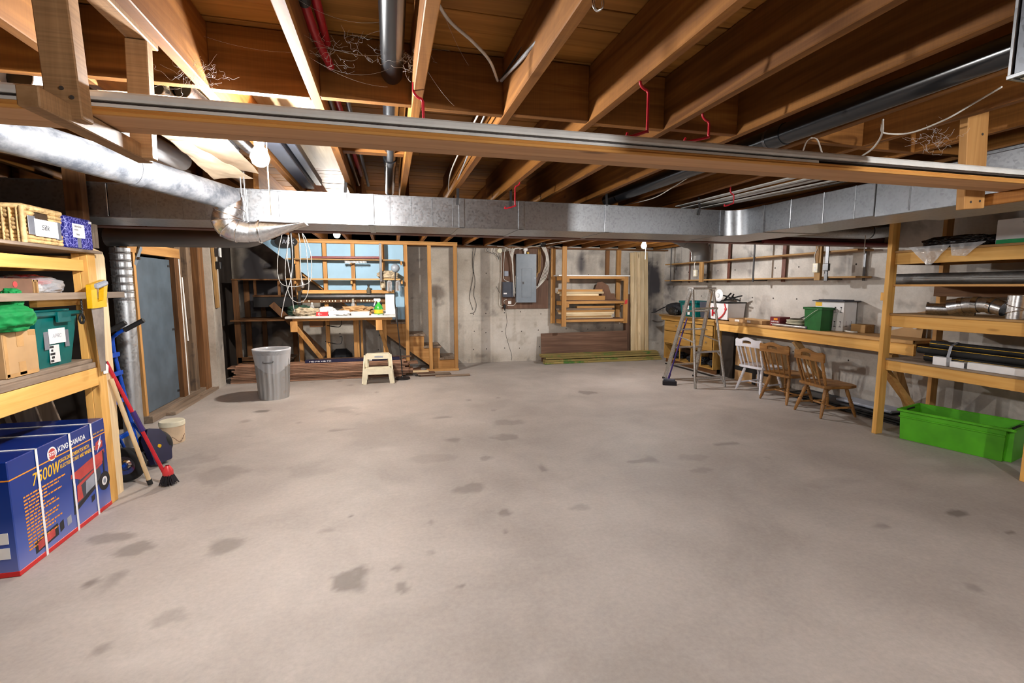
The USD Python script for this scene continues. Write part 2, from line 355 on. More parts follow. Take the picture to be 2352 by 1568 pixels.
LOOKS.update(
    joist=wood((0.135, 0.045, 0.006), (0.36, 0.15, 0.032), saw=0.06, var=0.25), plank=wood((0.24, 0.10, 0.018), (0.44, 0.20, 0.042), var=0.35),
    hanger=wood((0.26, 0.14, 0.06), (0.46, 0.27, 0.13), saw=0.15, var=0.1), pine=wood((0.68, 0.34, 0.075), (0.90, 0.54, 0.17), var=0.10), stud=wood((0.42, 0.2, 0.06), (0.62, 0.34, 0.12), var=0.2),
    pale=wood((0.58, 0.42, 0.23), (0.84, 0.69, 0.45), var=0.22), grey_wood=wood((0.17, 0.12, 0.085), (0.36, 0.28, 0.21), var=0.25), dark_wood=wood((0.035, 0.018, 0.010), (0.10, 0.05, 0.025), var=0.3),
    old_wood=wood((0.10, 0.045, 0.018), (0.26, 0.12, 0.045), var=0.25), deck=wood((0.17, 0.085, 0.05), (0.38, 0.22, 0.145), var=0.55), chair_wood=wood((0.20, 0.088, 0.026), (0.40, 0.20, 0.065), var=0.1, knots=False, rough=0.35),
    treated=wood((0.22, 0.17, 0.05), (0.42, 0.32, 0.12), var=0.3, stain=(0.06, 0.16, 0.03)), trim_wood=wood((0.46, 0.25, 0.12), (0.58, 0.34, 0.18), var=0.1), ply=wood((0.10, 0.05, 0.032), (0.2, 0.115, 0.075), var=0.1, knots=False),
    cabinet=wood((0.36, 0.19, 0.045), (0.52, 0.30, 0.085), var=0.1, knots=False, rough=0.4), bench_top=wood((0.42, 0.22, 0.075), (0.62, 0.37, 0.15), var=0.15),
    shelf_wood=wood((0.32, 0.17, 0.06), (0.52, 0.32, 0.13), var=0.15), weathered=wood((0.12, 0.085, 0.06), (0.28, 0.19, 0.12), var=0.2, stain=(0.05, 0.04, 0.038)),
    floor_concrete=concrete((0.35, 0.318, 0.296), (0.455, 0.418, 0.392), (0.16, 0.14, 0.128), (0.64, 0.61, 0.59)),
    wall_concrete=concrete((0.38, 0.335, 0.28), (0.59, 0.545, 0.485), (0.055, 0.05, 0.055), (0.74, 0.71, 0.67)),
    wall_right=concrete((0.44, 0.405, 0.37), (0.64, 0.605, 0.56), (0.055, 0.05, 0.055), (0.76, 0.73, 0.69)),
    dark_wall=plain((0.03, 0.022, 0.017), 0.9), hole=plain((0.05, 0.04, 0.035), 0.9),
    zinc=galvanised((0.40, 0.415, 0.435), 0.32, 0.42), zinc_dark=galvanised((0.22, 0.235, 0.26), 0.3, 0.4), honey_wood=wood((0.45, 0.20, 0.045), (0.58, 0.29, 0.08), var=0.1), zinc_old=galvanised((0.52, 0.54, 0.56), 0.35, 0.6, rust=0.55), zinc_dull=galvanised((0.24, 0.24, 0.24), 0.45, 0.6), shiny=galvanised((0.70, 0.71, 0.73), 0.24, 0.30, spangle=0.03),
    painted_pipe=_mottle, steel_red=plain((0.13, 0.05, 0.035), 0.55, var=0.3), red_pipe=plain((0.36, 0.012, 0.02), 0.35), black_pipe=plain((0.010, 0.011, 0.013), 0.22, spec=0.6),
    steel_bar=plain((0.10, 0.10, 0.105), 0.4, 0.8), grey_paint=plain((0.20, 0.235, 0.275), 0.4, var=0.06), grey_dark=plain((0.055, 0.062, 0.085), 0.45), door_paint=plain((0.085, 0.115, 0.145), 0.45, var=0.18, scale=3.0),
    white=plain((0.78, 0.78, 0.77), 0.5, var=0.04), white_gloss=plain((0.8, 0.8, 0.82), 0.25, var=0.03), cream=plain((0.74, 0.70, 0.54), 0.4, var=0.08), paper=plain((0.82, 0.81, 0.8), 0.8, var=0.04),
    vinyl=plain((0.62, 0.62, 0.60), 0.4, var=0.08), vinyl_dark=plain((0.045, 0.032, 0.026), 0.5), tape=plain((0.24, 0.25, 0.29), 0.35, 0.3), pack_tape=plain((0.50, 0.29, 0.12), 0.2, spec=0.6),
    card=plain((0.46, 0.285, 0.135), 0.8, var=0.1, scale=4), card_dark=plain((0.19, 0.10, 0.062), 0.8, var=0.1), kraft=plain((0.62, 0.47, 0.32), 0.8, var=0.12, scale=5),
    wicker=plain((0.66, 0.44, 0.20), 0.6, var=0.3, scale=30), wicker_dark=plain((0.06, 0.035, 0.018), 0.8), teal=plain((0.0, 0.115, 0.11), 0.35), teal_lid=plain((0.0, 0.10, 0.10), 0.35),
    green_cloth=plain((0.0, 0.20, 0.045), 0.75, var=0.15, bump=0.003), black_cloth=plain((0.012, 0.013, 0.017), 0.7, var=0.4, bump=0.004), camo=plain((0.40, 0.33, 0.23), 0.85, var=0.5, scale=16), dark_green_cloth=plain((0.02, 0.055, 0.035), 0.85, var=0.6, scale=20),
    black=plain((0.012, 0.012, 0.013), 0.45), rubber=plain((0.016, 0.016, 0.017), 0.75), black_bag=plain((0.010, 0.010, 0.012), 0.16, spec=0.7, coat=0.3), chrome=galvanised((0.75, 0.75, 0.75), 0.1, 0.2, spangle=.05), alu=galvanised((0.62, 0.62, 0.61), 0.3, 0.42, spangle=.06),
    blue_paint=plain((0.006, 0.07, 0.48), 0.3), red_paint=plain((0.45, 0.012, 0.025), 0.35), red_plastic=plain((0.62, 0.045, 0.05), 0.35), navy=plain((0.014, 0.013, 0.045), 0.35), yellow=plain((0.72, 0.42, 0.01), 0.35), saw_steel=plain((0.42, 0.38, 0.36), 0.35, 0.7, var=0.2),
    blue_wall=plain((0.30, 0.50, 0.68), 0.6, var=0.05, scale=3), bright_green=plain((0.085, 0.40, 0.014), 0.4, var=0.14, scale=5), mid_green=plain((0.018, 0.125, 0.028), 0.38), spray_green=plain((0.03, 0.33, 0.04), 0.3), orange=plain((0.85, 0.30, 0.02), 0.5),
    wire_white=plain((0.62, 0.59, 0.54), 0.5), wire_pale=plain((0.22, 0.22, 0.215), 0.5), wire_grey=plain((0.30, 0.30, 0.31), 0.5), wire_black=plain((0.03, 0.027, 0.025), 0.5), web=plain((0.5, 0.47, 0.44), 0.9), rope=plain((0.52, 0.50, 0.38), 0.85, scale=80), rope_dark=plain((0.10, 0.085, 0.06), 0.85, scale=80),
    print_blue=None, white_print=plain((0.85, 0.85, 0.87), 0.4, var=0.01), yellow_print=plain((0.85, 0.50, 0.03), 0.4, var=0.02), red_print=plain((0.62, 0.02, 0.02), 0.35, var=0.03), tank_red=plain((0.50, 0.06, 0.055), 0.4, var=0.2), ink=plain((0.02, 0.02, 0.025), 0.5), grey_print=plain((0.30, 0.33, 0.40), 0.4),
    chair_white=plain((0.70, 0.70, 0.76), 0.35, var=0.05), film=clear((0.85, 0.86, 0.88), 0.22), milky=clear((0.83, 0.83, 0.85), 0.42, 0.3), glass_blue=plain((0.05, 0.16, 0.4), 0.2), liner=clear((0.85, 0.87, 0.92), 0.16, 0.2),
    broom_bristle=plain((0.02, 0.017, 0.022), 0.9), purple=plain((0.035, 0.018, 0.13), 0.35), maroon=plain((0.16, 0.02, 0.025), 0.5), white_card=plain((0.76, 0.76, 0.77), 0.5, var=0.04), green_print=plain((0.03, 0.42, 0.14), 0.5),
    lamp_near=emits((1.0, 0.985, 0.965), 'near'), lamp_far=emits((1.0, 0.985, 0.965), 'far'), lamp_stair=emits((1.0, 0.93, 0.84), 'stair'), lamp_behind=emits((1.0, 0.985, 0.965), 'behind'),
)
def _print_blue(name):
    """Printed carton: deep blue that fades to pale blue towards the bottom edge of the print."""
    return mat(name, {'g': ('geometry', {}), 's': ('separate_xyz', {}), 'm': ('map_range', {'from_min': 0.02, 'from_max': 0.62}),
                      'r': ('rgb_ramp', {'ramp': [(0.0, (0.16, 0.19, 0.48)), (0.22, (0.055, 0.10, 0.40)), (0.5, (0.004, 0.035, 0.25)), (1.0, (0.004, 0.025, 0.20))]}), 'p': ('principled_bsdf', {'roughness': 0.22})},
               [('g.position', 's.vector'), ('s.z', 'm.value'), ('m.result', 'r.fac'), ('r.color', 'p.base_color')])
LOOKS['print_blue'] = _print_blue
def _weave(name):
    """Deep blue cloth with a lighter scrolling pattern."""
    return mat(name, {'g': ('geometry', {}), 'v': ('voronoi_texture', {'scale': 42.0, 'feature': 'distance_to_edge'}), 'n': ('noise_texture', {'scale': 60.0, 'detail': 2.0}),
                      'r': ('rgb_ramp', {'ramp': [(0.0, (0.36, 0.36, 0.70)), (0.035, (0.20, 0.20, 0.6)), (0.07, (0.018, 0.02, 0.22)), (1.0, (0.01, 0.012, 0.16))]}), 'p': ('principled_bsdf', {'roughness': 0.6})},
               [('g.position', 'v.vector'), ('v.distance', 'r.fac'), ('r.color', 'p.base_color')])
LOOKS['weave'] = _weave
JB, JT, YB, XR, YBEAM = 2.27, 2.52, 9.25, 5.75, 4.53

def lum(p0, p1, w, h, kind, up=(0, 0, 1), b=0.002):
    """(mesh, look) of a piece of lumber whose grain follows its length."""
    d = np.abs(np.asarray(p1, float) - np.asarray(p0, float))
    return bar(p0, p1, w, h, up, b), kind + '_' + 'xyz'[int(np.argmax(d))]
def lbox(x0, x1, y0, y1, z0, z1, kind, b=0.002):
    return bx(x0, x1, y0, y1, z0, z1, b), kind + '_' + 'xyz'[int(np.argmax([abs(x1 - x0), abs(y1 - y0), abs(z1 - z0)]))]

# ---------------------------------------------------------------- floor and walls
def grid(us, vs, fn):
    U, V = np.meshgrid(us, vs, indexing='ij'); p = fn(U.ravel(), V.ravel()); n, k = len(us), len(vs)
    i, j = np.meshgrid(np.arange(n - 1), np.arange(k - 1), indexing='ij'); a = (i * k + j).ravel()
    return TM(p, np.vstack([np.stack([a, a + k, a + k + 1], 1), np.stack([a, a + k + 1, a + 1], 1)]))
def blot(P, c, rx, ry, edge=0.35, seed=0, wob=0.5, freq=9.0):
    """Soft irregular spot of radius 1 -> 0 for vertices P (n, 2)."""
    q = np.column_stack([P, np.full(len(P), seed * 3.7)])
    n = (meshkit.fbm(q * freq, 4, seed) - 0.5) * 2 * wob
    d = np.sqrt(((P[:, 0] - c[0]) / rx) ** 2 + ((P[:, 1] - c[1]) / ry) ** 2) + n
    return np.clip((1 - d) / edge, 0, 1)

xs = np.unique(np.concatenate([np.arange(-3.6, -2.2, 0.06), np.arange(-2.2, 4.4, 0.024), np.arange(4.4, 5.76, 0.04), [5.75]]))
ys = np.unique(np.concatenate([np.arange(-3.2, 1.1, 0.1), np.arange(1.1, 5.2, 0.024), np.arange(5.2, 9.26, 0.04), [9.25]]))
fm = grid(xs, ys, lambda u, v: np.column_stack([u, v, 0.004 * (meshkit.fbm(np.column_stack([u, v, 0 * u]) * 1.2, 3, 3) - 0.6)]))
FP = np.asarray(fm.vertices)[:, :2]
st = 0.20 * (meshkit.fbm(np.column_stack([FP * 0.9, 0 * FP[:, 0]]), 5, 11) - 0.5)
spots = [(795, 1330, 46, 34, .75, .5), (915, 1303, 17, 8, .6, .5), (925, 1350, 14, 14, .6, .5), (1080, 1122, 42, 13, .5, .5), (1160, 1176, 16, 9, .6, .5), (1160, 1222, 9, 5, .6, .3), (520, 1252, 40, 20, .55, .4), (382, 1420, 42, 20, .35, .5),
         (212, 1338, 20, 9, .75, .4), (2198, 1178, 34, 11, .85, .25), (2322, 1223, 20, 6, .8, .25), (1350, 901, 22, 6, .6, .4), (1000, 1052, 60, 11, .2, .5), (890, 1030, 36, 9, -.6, .5), (500, 1090, 62, 22, .35, .5), (1058, 1347, 8, 5, .7, .3), (805, 1184, 5, 2, 1.0, .2),
         (1170, 970, 50, 7, .35, .5), (1160, 1003, 36, 8, .4, .5), (1115, 1052, 20, 6, .4, .4), (990, 1200, 9, 5, .4, .4), (780, 940, 40, 8, .3, .5), (1612, 1080, 26, 7, .3, .5), (1330, 1165, 25, 8, .3, .5), (250, 1235, 70, 12, .5, .6), (310, 1262, 55, 16, .55, .6), (225, 1175, 45, 14, -.7, .6),
         (2120, 1060, 70, 16, -.6, .6), (2250, 1100, 90, 16, -.55, .6), (300, 1520, 110, 30, -.45, .7), (1250, 1535, 70, 26, -.3, .7), (600, 944, 22, 3, .9, .3), (1600, 1050, 40, 10, .25, .6), (540, 960, 80, 14, -.4, .7), (430, 1065, 80, 20, .25, .7), (1900, 1110, 110, 14, .15, .7), (1720, 1010, 110, 9, -.25, .7), (700, 1080, 60, 16, .12, .7)]
for k, (px, py, w, h, a, wob) in enumerate(spots):
    c = onZ(px, py, 0); rx = abs(onZ(px + w, py, 0)[0] - c[0]); ry = abs(onZ(px, py - h, 0)[1] - onZ(px, py + h, 0)[1]) / 2
    m = np.abs(FP - c[:2]).max(1) < 2.2 * max(rx, ry) + 0.1
    st[m] += (1.0 if a > 0 else .45) * a * blot(FP[m], c, rx, ry, .30 if a > 0 else .9, k, wob * 1.5, 1.3 / max(rx, ry, .06) + 2)
n3 = meshkit.noise(np.column_stack([FP * 5.0, 0 * FP[:, 0]]), 21)
st += 0.5 * np.clip((n3 - 0.91) / 0.05, 0, 1) * (meshkit.noise(np.column_stack([FP * .7, 0 * FP[:, 0]]), 5) > .5)
T = Thing('floor', kind='structure')
T.part('slab', fm, 'floor_concrete', True, prim=('stain', st))

def wall(name, us, vs, fn, stain, m='wall_concrete', thick=None):
    g = grid(us, vs, fn); P = np.column_stack([np.repeat(us, len(vs)), np.tile(vs, len(us))])
    T = Thing(name, kind='structure'); T.part('concrete', g, m, True, prim=('stain', stain(P)))
    return T
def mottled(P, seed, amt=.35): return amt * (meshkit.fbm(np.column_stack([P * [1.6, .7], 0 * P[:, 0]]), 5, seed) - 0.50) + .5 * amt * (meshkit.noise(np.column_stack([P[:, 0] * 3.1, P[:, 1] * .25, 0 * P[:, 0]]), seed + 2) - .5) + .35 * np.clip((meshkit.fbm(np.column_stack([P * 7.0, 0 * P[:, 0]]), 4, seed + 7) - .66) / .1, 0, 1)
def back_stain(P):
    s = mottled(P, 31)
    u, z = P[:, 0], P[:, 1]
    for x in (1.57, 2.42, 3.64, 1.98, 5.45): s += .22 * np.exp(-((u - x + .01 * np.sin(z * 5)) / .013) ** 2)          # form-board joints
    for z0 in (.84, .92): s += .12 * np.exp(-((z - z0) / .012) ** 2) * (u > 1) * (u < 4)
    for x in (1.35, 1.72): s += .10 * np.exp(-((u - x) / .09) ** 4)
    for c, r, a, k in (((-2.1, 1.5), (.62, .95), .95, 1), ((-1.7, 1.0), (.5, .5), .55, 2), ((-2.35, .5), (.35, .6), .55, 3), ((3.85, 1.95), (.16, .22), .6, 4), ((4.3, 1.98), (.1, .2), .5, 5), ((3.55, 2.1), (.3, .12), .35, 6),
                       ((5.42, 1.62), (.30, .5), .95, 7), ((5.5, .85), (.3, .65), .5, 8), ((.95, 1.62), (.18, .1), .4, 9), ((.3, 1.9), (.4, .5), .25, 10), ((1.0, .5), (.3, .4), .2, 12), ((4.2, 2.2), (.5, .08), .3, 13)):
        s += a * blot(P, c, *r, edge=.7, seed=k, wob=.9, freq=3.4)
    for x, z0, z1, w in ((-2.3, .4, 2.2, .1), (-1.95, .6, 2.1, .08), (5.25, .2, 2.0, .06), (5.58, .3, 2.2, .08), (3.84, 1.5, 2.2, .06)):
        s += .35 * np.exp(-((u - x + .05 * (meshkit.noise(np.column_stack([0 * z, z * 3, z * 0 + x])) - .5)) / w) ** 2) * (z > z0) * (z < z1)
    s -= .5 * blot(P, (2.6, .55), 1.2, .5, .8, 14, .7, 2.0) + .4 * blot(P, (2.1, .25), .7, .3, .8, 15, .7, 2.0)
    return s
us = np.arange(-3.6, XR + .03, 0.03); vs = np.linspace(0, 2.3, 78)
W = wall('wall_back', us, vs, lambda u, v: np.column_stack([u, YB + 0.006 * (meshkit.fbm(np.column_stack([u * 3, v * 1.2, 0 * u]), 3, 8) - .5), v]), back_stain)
holes = []
for x in (1.25, 1.6, 1.88, 2.22, 2.55, 2.95, -.2, .3, -.9, 3.5, 4.0, 4.4):
    for z in (.28, .62, .98, 1.75): holes.append(lathe([(0.011, 0), (0.009, 0.002), (0.0005, 0.002)], 8, (0, 0, 0)))  ; holes[-1] = xf(holes[-1], [[1, 0, 0, x + rng.normal() * .02], [0, 0, -1, YB - .002], [0, 1, 0, z + rng.normal() * .02], [0, 0, 0, 1]])
W.part('tie_holes', cat(holes), 'hole', kind='stuff')
W.part('crack', cat(tube(curve([(2.24, YB - .002, 1.06), (2.27, YB - .002, .8), (2.24, YB - .002, .6), (2.30, YB - .002, .35), (2.37, YB - .002, .12), (2.36, YB - .002, .02)], 6), .003, 4)), 'hole')
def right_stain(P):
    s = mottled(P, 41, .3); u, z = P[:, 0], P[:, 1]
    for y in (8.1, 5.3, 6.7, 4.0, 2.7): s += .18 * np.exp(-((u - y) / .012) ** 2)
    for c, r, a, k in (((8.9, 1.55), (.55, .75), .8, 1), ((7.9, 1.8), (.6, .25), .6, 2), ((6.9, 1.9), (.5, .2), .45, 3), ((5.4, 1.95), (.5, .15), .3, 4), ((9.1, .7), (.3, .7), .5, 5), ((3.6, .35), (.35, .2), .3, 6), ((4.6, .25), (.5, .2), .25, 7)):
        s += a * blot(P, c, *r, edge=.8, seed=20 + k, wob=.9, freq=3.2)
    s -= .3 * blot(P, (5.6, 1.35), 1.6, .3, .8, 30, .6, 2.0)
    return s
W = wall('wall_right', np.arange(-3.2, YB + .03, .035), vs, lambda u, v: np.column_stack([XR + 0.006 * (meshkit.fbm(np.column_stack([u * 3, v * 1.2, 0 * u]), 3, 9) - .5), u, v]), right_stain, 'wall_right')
W.part('tie_holes', cat([cyl((XR - .002, y, z), (XR - .004, y, z), .011, 8) for y in np.arange(3.1, 8.8, .44) for z in (1.32, .55, 1.78)]), 'hole', kind='stuff')
T = Thing('wall_front', kind='structure'); T.part('concrete', bx(-3.6, XR, -3.3, -3.2, 0, 2.3), 'wall_concrete')

# left: rough boarded wall far back, door partition nearer
T = Thing('wall_left', kind='structure')
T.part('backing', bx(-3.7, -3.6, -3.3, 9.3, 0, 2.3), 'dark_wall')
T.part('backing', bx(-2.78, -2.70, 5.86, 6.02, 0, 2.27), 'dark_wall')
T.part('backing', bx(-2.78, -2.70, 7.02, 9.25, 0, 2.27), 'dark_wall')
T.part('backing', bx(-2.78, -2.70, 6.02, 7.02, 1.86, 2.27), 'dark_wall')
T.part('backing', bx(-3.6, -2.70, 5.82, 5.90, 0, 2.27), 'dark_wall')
y = 7.17
for w in (.13, .12, .14, .13, .12):
    T.part('board', *lbox(-2.70, -2.665 + rng.uniform(-.006, .006), y, y + w - .006, .06, 2.26, 'weathered')); y += w
T.part('stud', *lbox(-2.68, -2.60, 7.36, 7.50, .06, 2.26, 'weathered'))
T.part('stud', *lbox(-2.66, -2.55, 7.60, 7.80, .03, 2.26, 'old_wood'))
T.part('header', *lbox(-2.69, -2.62, 5.9, 7.2, 1.86, 1.98, 'stud'))
T.part('sill', *lbox(-2.70, -2.56, 5.98, 7.75, 0, .075, 'grey_wood'))
T.part('sill', *lbox(-2.58, -2.46, 6.3, 7.8, 0, .035, 'grey_wood'))
pier = grid(np.linspace(7.8, 8.12, 12), np.linspace(0, 2.27, 60), lambda u, v: np.column_stack([0 * u - 2.46, u, v]))
PP = np.column_stack([np.repeat(np.linspace(7.8, 8.12, 12), 60), np.tile(np.linspace(0, 2.27, 60), 12)])
T.part('pier', cat(pier, bx(-2.72, -2.462, 7.80, 8.12, 0, 2.27)), 'wall_concrete', prim=('stain', np.concatenate([mottled(PP, 51, .5) + .45 * blot(PP, (8.0, .8), .2, .7, .8, 3, .9, 4), np.zeros(24)])))
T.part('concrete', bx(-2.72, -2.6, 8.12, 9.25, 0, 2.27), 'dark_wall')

D = Thing('door_1', kind='structure')
D.part('door_panel', bx(-2.70, -2.655, 6.055, 6.965, .08, 1.83), 'door_paint')
D.part('jamb', *lbox(-2.70, -2.62, 6.0, 6.05, .06, 1.86, 'stud'))
D.part('jamb', *lbox(-2.70, -2.60, 6.97, 7.09, .06, 1.86, 'old_wood'))
D.part('stop_strip', bx(-2.62, -2.595, 7.09, 7.112, .06, 1.85), 'white')
D.part('latch_block', bar((-2.64, 6.0, 1.66), (-2.60, 6.14, 1.93), .05, .02, (1, 0, 0)), 'grey_paint')
D.part('pivot_bolt', cyl((-2.62, 6.07, 1.80), (-2.585, 6.07, 1.80), .016, 10), 'steel_bar')
for z in (1.74, .95, .16): D.part('hinge', bx(-2.657, -2.648, 6.90, 6.965, z, z + .025, .001), 'steel_bar')

# ---------------------------------------------------------------- ceiling: boards, joists, blocking
C = Thing('ceiling', kind='structure')
C.part('subfloor', bx(-3.7, 5.85, -3.3, 9.35, JT + .03, JT + .06), 'dark_wall')
y = -3.2
while y < 9.2:
    w = .138
    brk = [-3.6] + ([rng.uniform(-1, 4)] if rng.random() < .4 else []) + [XR]
    for a, b in zip(brk, brk[1:]):
        C.part('plank', *lbox(a + .001, b - .001, y, y + w - .007, JT + rng.uniform(0, .003), JT + .025, 'plank', .002))
    y += w
JX = [.14 + .408 * k for k in range(-9, 14)]
for k, x in enumerate(JX):
    C.part('joist', *lbox(x - .021, x + .021, -3.2, 4.66, JB + rng.uniform(-.002, .002), JT - .001, 'joist', .003))
    C.part('joist', *lbox(x + .023, x + .065, 4.50, 9.25, JB + rng.uniform(-.002, .002), JT - .001, 'joist', .003))
for k, (a, b) in enumerate(zip(JX, JX[1:])):
    if not 1.7 < a < 1.9: C.part('blocking', *lbox(a + .0215, b - .0215, 2.19 + (.02 if k % 2 else 0), 2.23 + (.02 if k % 2 else 0), JB + .002, JT - .004, 'joist', .002))
    C.part('blocking', *lbox(a + .066, b + .022, 7.0, 7.04, JB + .002, JT - .004, 'joist', .002))
C.part('strapping', *lbox(-.25, .12, 3.2, 3.27, JB + .055, JB + .075, 'joist'))
C.part('sill_plate', *lbox(-3.6, XR, YB - .13, YB, JB - .03, JB - .001, 'old_wood'))
C.part('plywood_lining', bx(-.655, -.318, 2.3, 4.4, JB + .21, JB + .225), 'pale_y')
C.part('plywood_lining', bx(-1.07, -.71, 2.3, 3.3, JB + .2, JB + .215), 'pale_y')
C.part('kraft_paper', sheet([(-1.075, 2.3, JB - .012), (-1.07, 3.45, JB - .025), (-.80, 3.55, JB - .03), (-.76, 2.3, JB - .01)], 26, 16, .018, 5.0, 4), 'kraft', True)
C.part('kraft_paper', sheet([(-1.06, 2.9, JB - .03), (-1.05, 3.5, JB - .09), (-.84, 3.58, JB - .06), (-.98, 2.9, JB - .03)], 18, 12, .02, 9.0, 6), 'kraft', True)

B = Thing('steel_beam', 'rust red steel I beam carrying the joists along the back of the ductwork', 'beam')
B.part('bottom_flange', bx(-3.6, XR, 4.46, 4.60, 1.965, 1.98), 'steel_red')
B.part('web', bx(-3.6, XR, 4.525, 4.535, 1.98, 2.225), 'steel_red')
B.part('top_flange', bx(-3.6, XR, 4.46, 4.60, 2.225, 2.238), 'steel_red')
B.part('wood_nailer', *lbox(-3.6, XR, 4.46, 4.60, 2.238, JB - .001, 'joist'))

# ---------------------------------------------------------------- ductwork
DY, DZ0, DZ1 = 3.87, 1.965, 2.19
dX = lambda px, py=480: onY(px, py, DY)[0]
cuts = [-3.3, dX(245, 440), dX(560, 470), dX(852), dX(1060), dX(1197), dX(1394), 2.98]
U = Thing('supply_duct', 'long rectangular galvanised duct running across the room below the joists', 'duct')
for a, b in zip(cuts, cuts[1:]): U.part('duct_section', bx(a + .002, min(b, 2.98) - .002, DY, DY + .52, DZ0, DZ1, .004), 'zinc')
cr = .16
arc = [(3.14 - cr + cr * math.sin(t), DY - cr + cr * math.cos(t)) for t in np.linspace(0, math.pi / 2, 9)]
U.part('corner_section', prism([(2.98, DY + .52), (2.98, DY)] + arc[1:] + [(3.14, DY - .305), (3.66, DY - .305), (3.66, DY + .52)], DZ1 - DZ0, (0, 0, DZ0), (1, 0, 0), (0, 1, 0)), 'zinc', 35)
for c in cuts[2:]:
    U.part('cleat', cat(bx(c - .022, c + .022, DY - .009, DY + .529, DZ0 - .004, DZ0 + .001, .001), bx(c - .022, c + .022, DY - .009, DY + .001, DZ0 - .004, DZ1 + .003, .001)), 'zinc')
for px in (640, 700, 745, 803, 896, 945, 993, 1040, 300, 360, 420, 470): U.part('stiffening_rib', tube([(dX(px), DY, DZ0 + .006), (dX(px), DY, DZ1 - .006)], .0035, 6), 'zinc')
U.part('flange_lip', bx(-3.3, 2.98, DY - .006, DY, DZ0 - .003, DZ0 + .006, .001), 'zinc')
U.part('flange_lip', bx(-3.3, 2.98, DY - .006, DY, DZ1 - .006, DZ1 + .002, .001), 'zinc')
V = Thing('branch_duct', 'rectangular galvanised duct coming towards the viewer along the right side', 'duct')
V.part('duct_section', bx(3.14, 3.66, 2.56, DY - .312, DZ0, DZ1, .004), 'zinc')
V.part('duct_section', bx(3.12, 3.70, .9, 2.54, DZ0 - .012, DZ1 + .01, .004), 'zinc')
V.part('cleat', cat(bx(3.128, 3.67, DY - .345, DY - .314, DZ0 - .005, DZ0 + .001, .001), bx(3.128, 3.141, DY - .345, DY - .314, DZ0, DZ1, .001)), 'zinc')
for y in (3.25, 2.95, 2.70, 2.32, 2.0, 1.6): V.part('stiffening_rib', tube([(3.139 if y > 2.55 else 3.119, y, DZ0), (3.139 if y > 2.55 else 3.119, y, DZ1)], .004, 6), 'zinc')
for k, (px, py, lab) in enumerate(((1050, 450, 'at the wide joint of the duct'), (1172, 450, 'at the middle of a plain duct section'), (1392, 470, 'at the right hand joint of the duct'), (1605, 480, 'next to the duct corner'), (792, 440, 'left of the black drain pipe'))):
    x = dX(px, py); S = [(x, DY - .005, DZ1 - .05), (x + .004, DY - .009, DZ1 + .004), (x + .01, DY + .02, JB + .03)]
    one('hanger_strap', 'perforated metal strap hanging the galvanised duct ' + lab, 'strap', cat(bar(S[0], S[1], .022, .0015, (0, 1, 0)), bar(S[1], S[2], .022, .0015, (0, 1, 0))), 'steel_bar', group=None)

# round pipe from the left, its elbow and tapered take-off
P0, P1 = onZ(0, 302, 2.12), onZ(530, 456, 2.06)
d = (P1 - P0) / np.linalg.norm(P1 - P0)
R = Thing('round_duct', 'mottled galvanised round pipe with rust patches sloping down from the left', 'duct')
R.part('pipe_length', tube([P0 - d * .8, P0 + d * .55], .078, 28), 'painted_pipe', 40)
R.part('pipe_length', tube([P0 + d * .55, P1], .075, 28), 'painted_pipe', 40)
R.part('seam_band', tube([P0 + d * .53, P0 + d * .57], .081, 28), 'painted_pipe', 40)
E = Thing('duct_elbow', 'shiny adjustable metal elbow turning from the round pipe down to a tapered end', 'duct')
ey = P1[1]; sc_ = ey / 1100
ring = [((541, 460), 21), ((532, 478), 22), ((525, 493), 25), ((523, 507), 27), ((531, 521), 25), ((549, 530), 21.5), ((576, 534), 18.5)]
cen = np.array([onY(*q, ey) for q, _ in ring]); rad = [1.08 * r_ * sc_ for _, r_ in ring]
cen[0] = P1 + d * .006
tan = np.gradient(cen, axis=0); tan[0] = d * .8 + tan[0] * .3; tan /= np.linalg.norm(tan, axis=1, keepdims=True)
def disc(c_, t_, r_, n=28):
    _, s_, u_ = frame(t_, (0, 1, 0)); a_ = np.arange(n) * 2 * np.pi / n
    return c_ + r_ * (np.cos(a_)[:, None] * s_ + np.sin(a_)[:, None] * u_)
def loft(A, Bq):
    n = len(A); f = []
    for j in range(n): f += [(j, (j + 1) % n, n + (j + 1) % n), (j, n + (j + 1) % n, n + j)]
    return TM(np.vstack([A, Bq]), f)
cen = curve(cen, 4); rad = np.interp(np.arange(len(cen)) / 4, np.arange(7), rad); tan = np.gradient(cen, axis=0); tan[0] = d * .6 + tan[0] / np.linalg.norm(tan[0]) * .6; tan /= np.linalg.norm(tan, axis=1, keepdims=True)
for k in range(0, len(cen) - 1, 4): E.part('gore', cat([loft(disc(cen[j], tan[j], rad[j]), disc(cen[j + 1], tan[j + 1], rad[j + 1])) for j in range(k, k + 4)]), 'shiny', True)
for k in range(4, len(cen) - 1, 4):
    q = disc(cen[k], tan[k], rad[k] + .001); E.part('crimp_ring', tube(np.vstack([q, q[:1]]), .004, 6), 'chrome', True)
b, c = onY(598, 532, ey), onY(704, 514, ey)
E.part('collar', tube([cen[-1] - [.012, 0, 0], b], rad[-1] * .97, 28), 'shiny', 40)
q = [b + (c - b) * t for t in np.linspace(-.02, 1, 8)]
E.part('tapered_end', tube(q, 22 * sc_, 28, True, [(1 + .2 * t, max(.10, 1 - .95 * t)) for t in np.linspace(0, 1, 8)]), 'shiny', 40)
E.part('draw_band', tube([b - [.006, 0, 0], b + [.004, 0, 0]], 23.5 * sc_, 28), 'chrome', 40)
for x0 in (551, 559): E.part('hanger_wire', tube(curve([onY(x0, 396, ey + .03), onY(x0 + 4, 450, ey), onY(x0 + 9, 500, ey), onY(x0 + 13, 512, ey)], 6), .0035, 6), 'wire_grey')

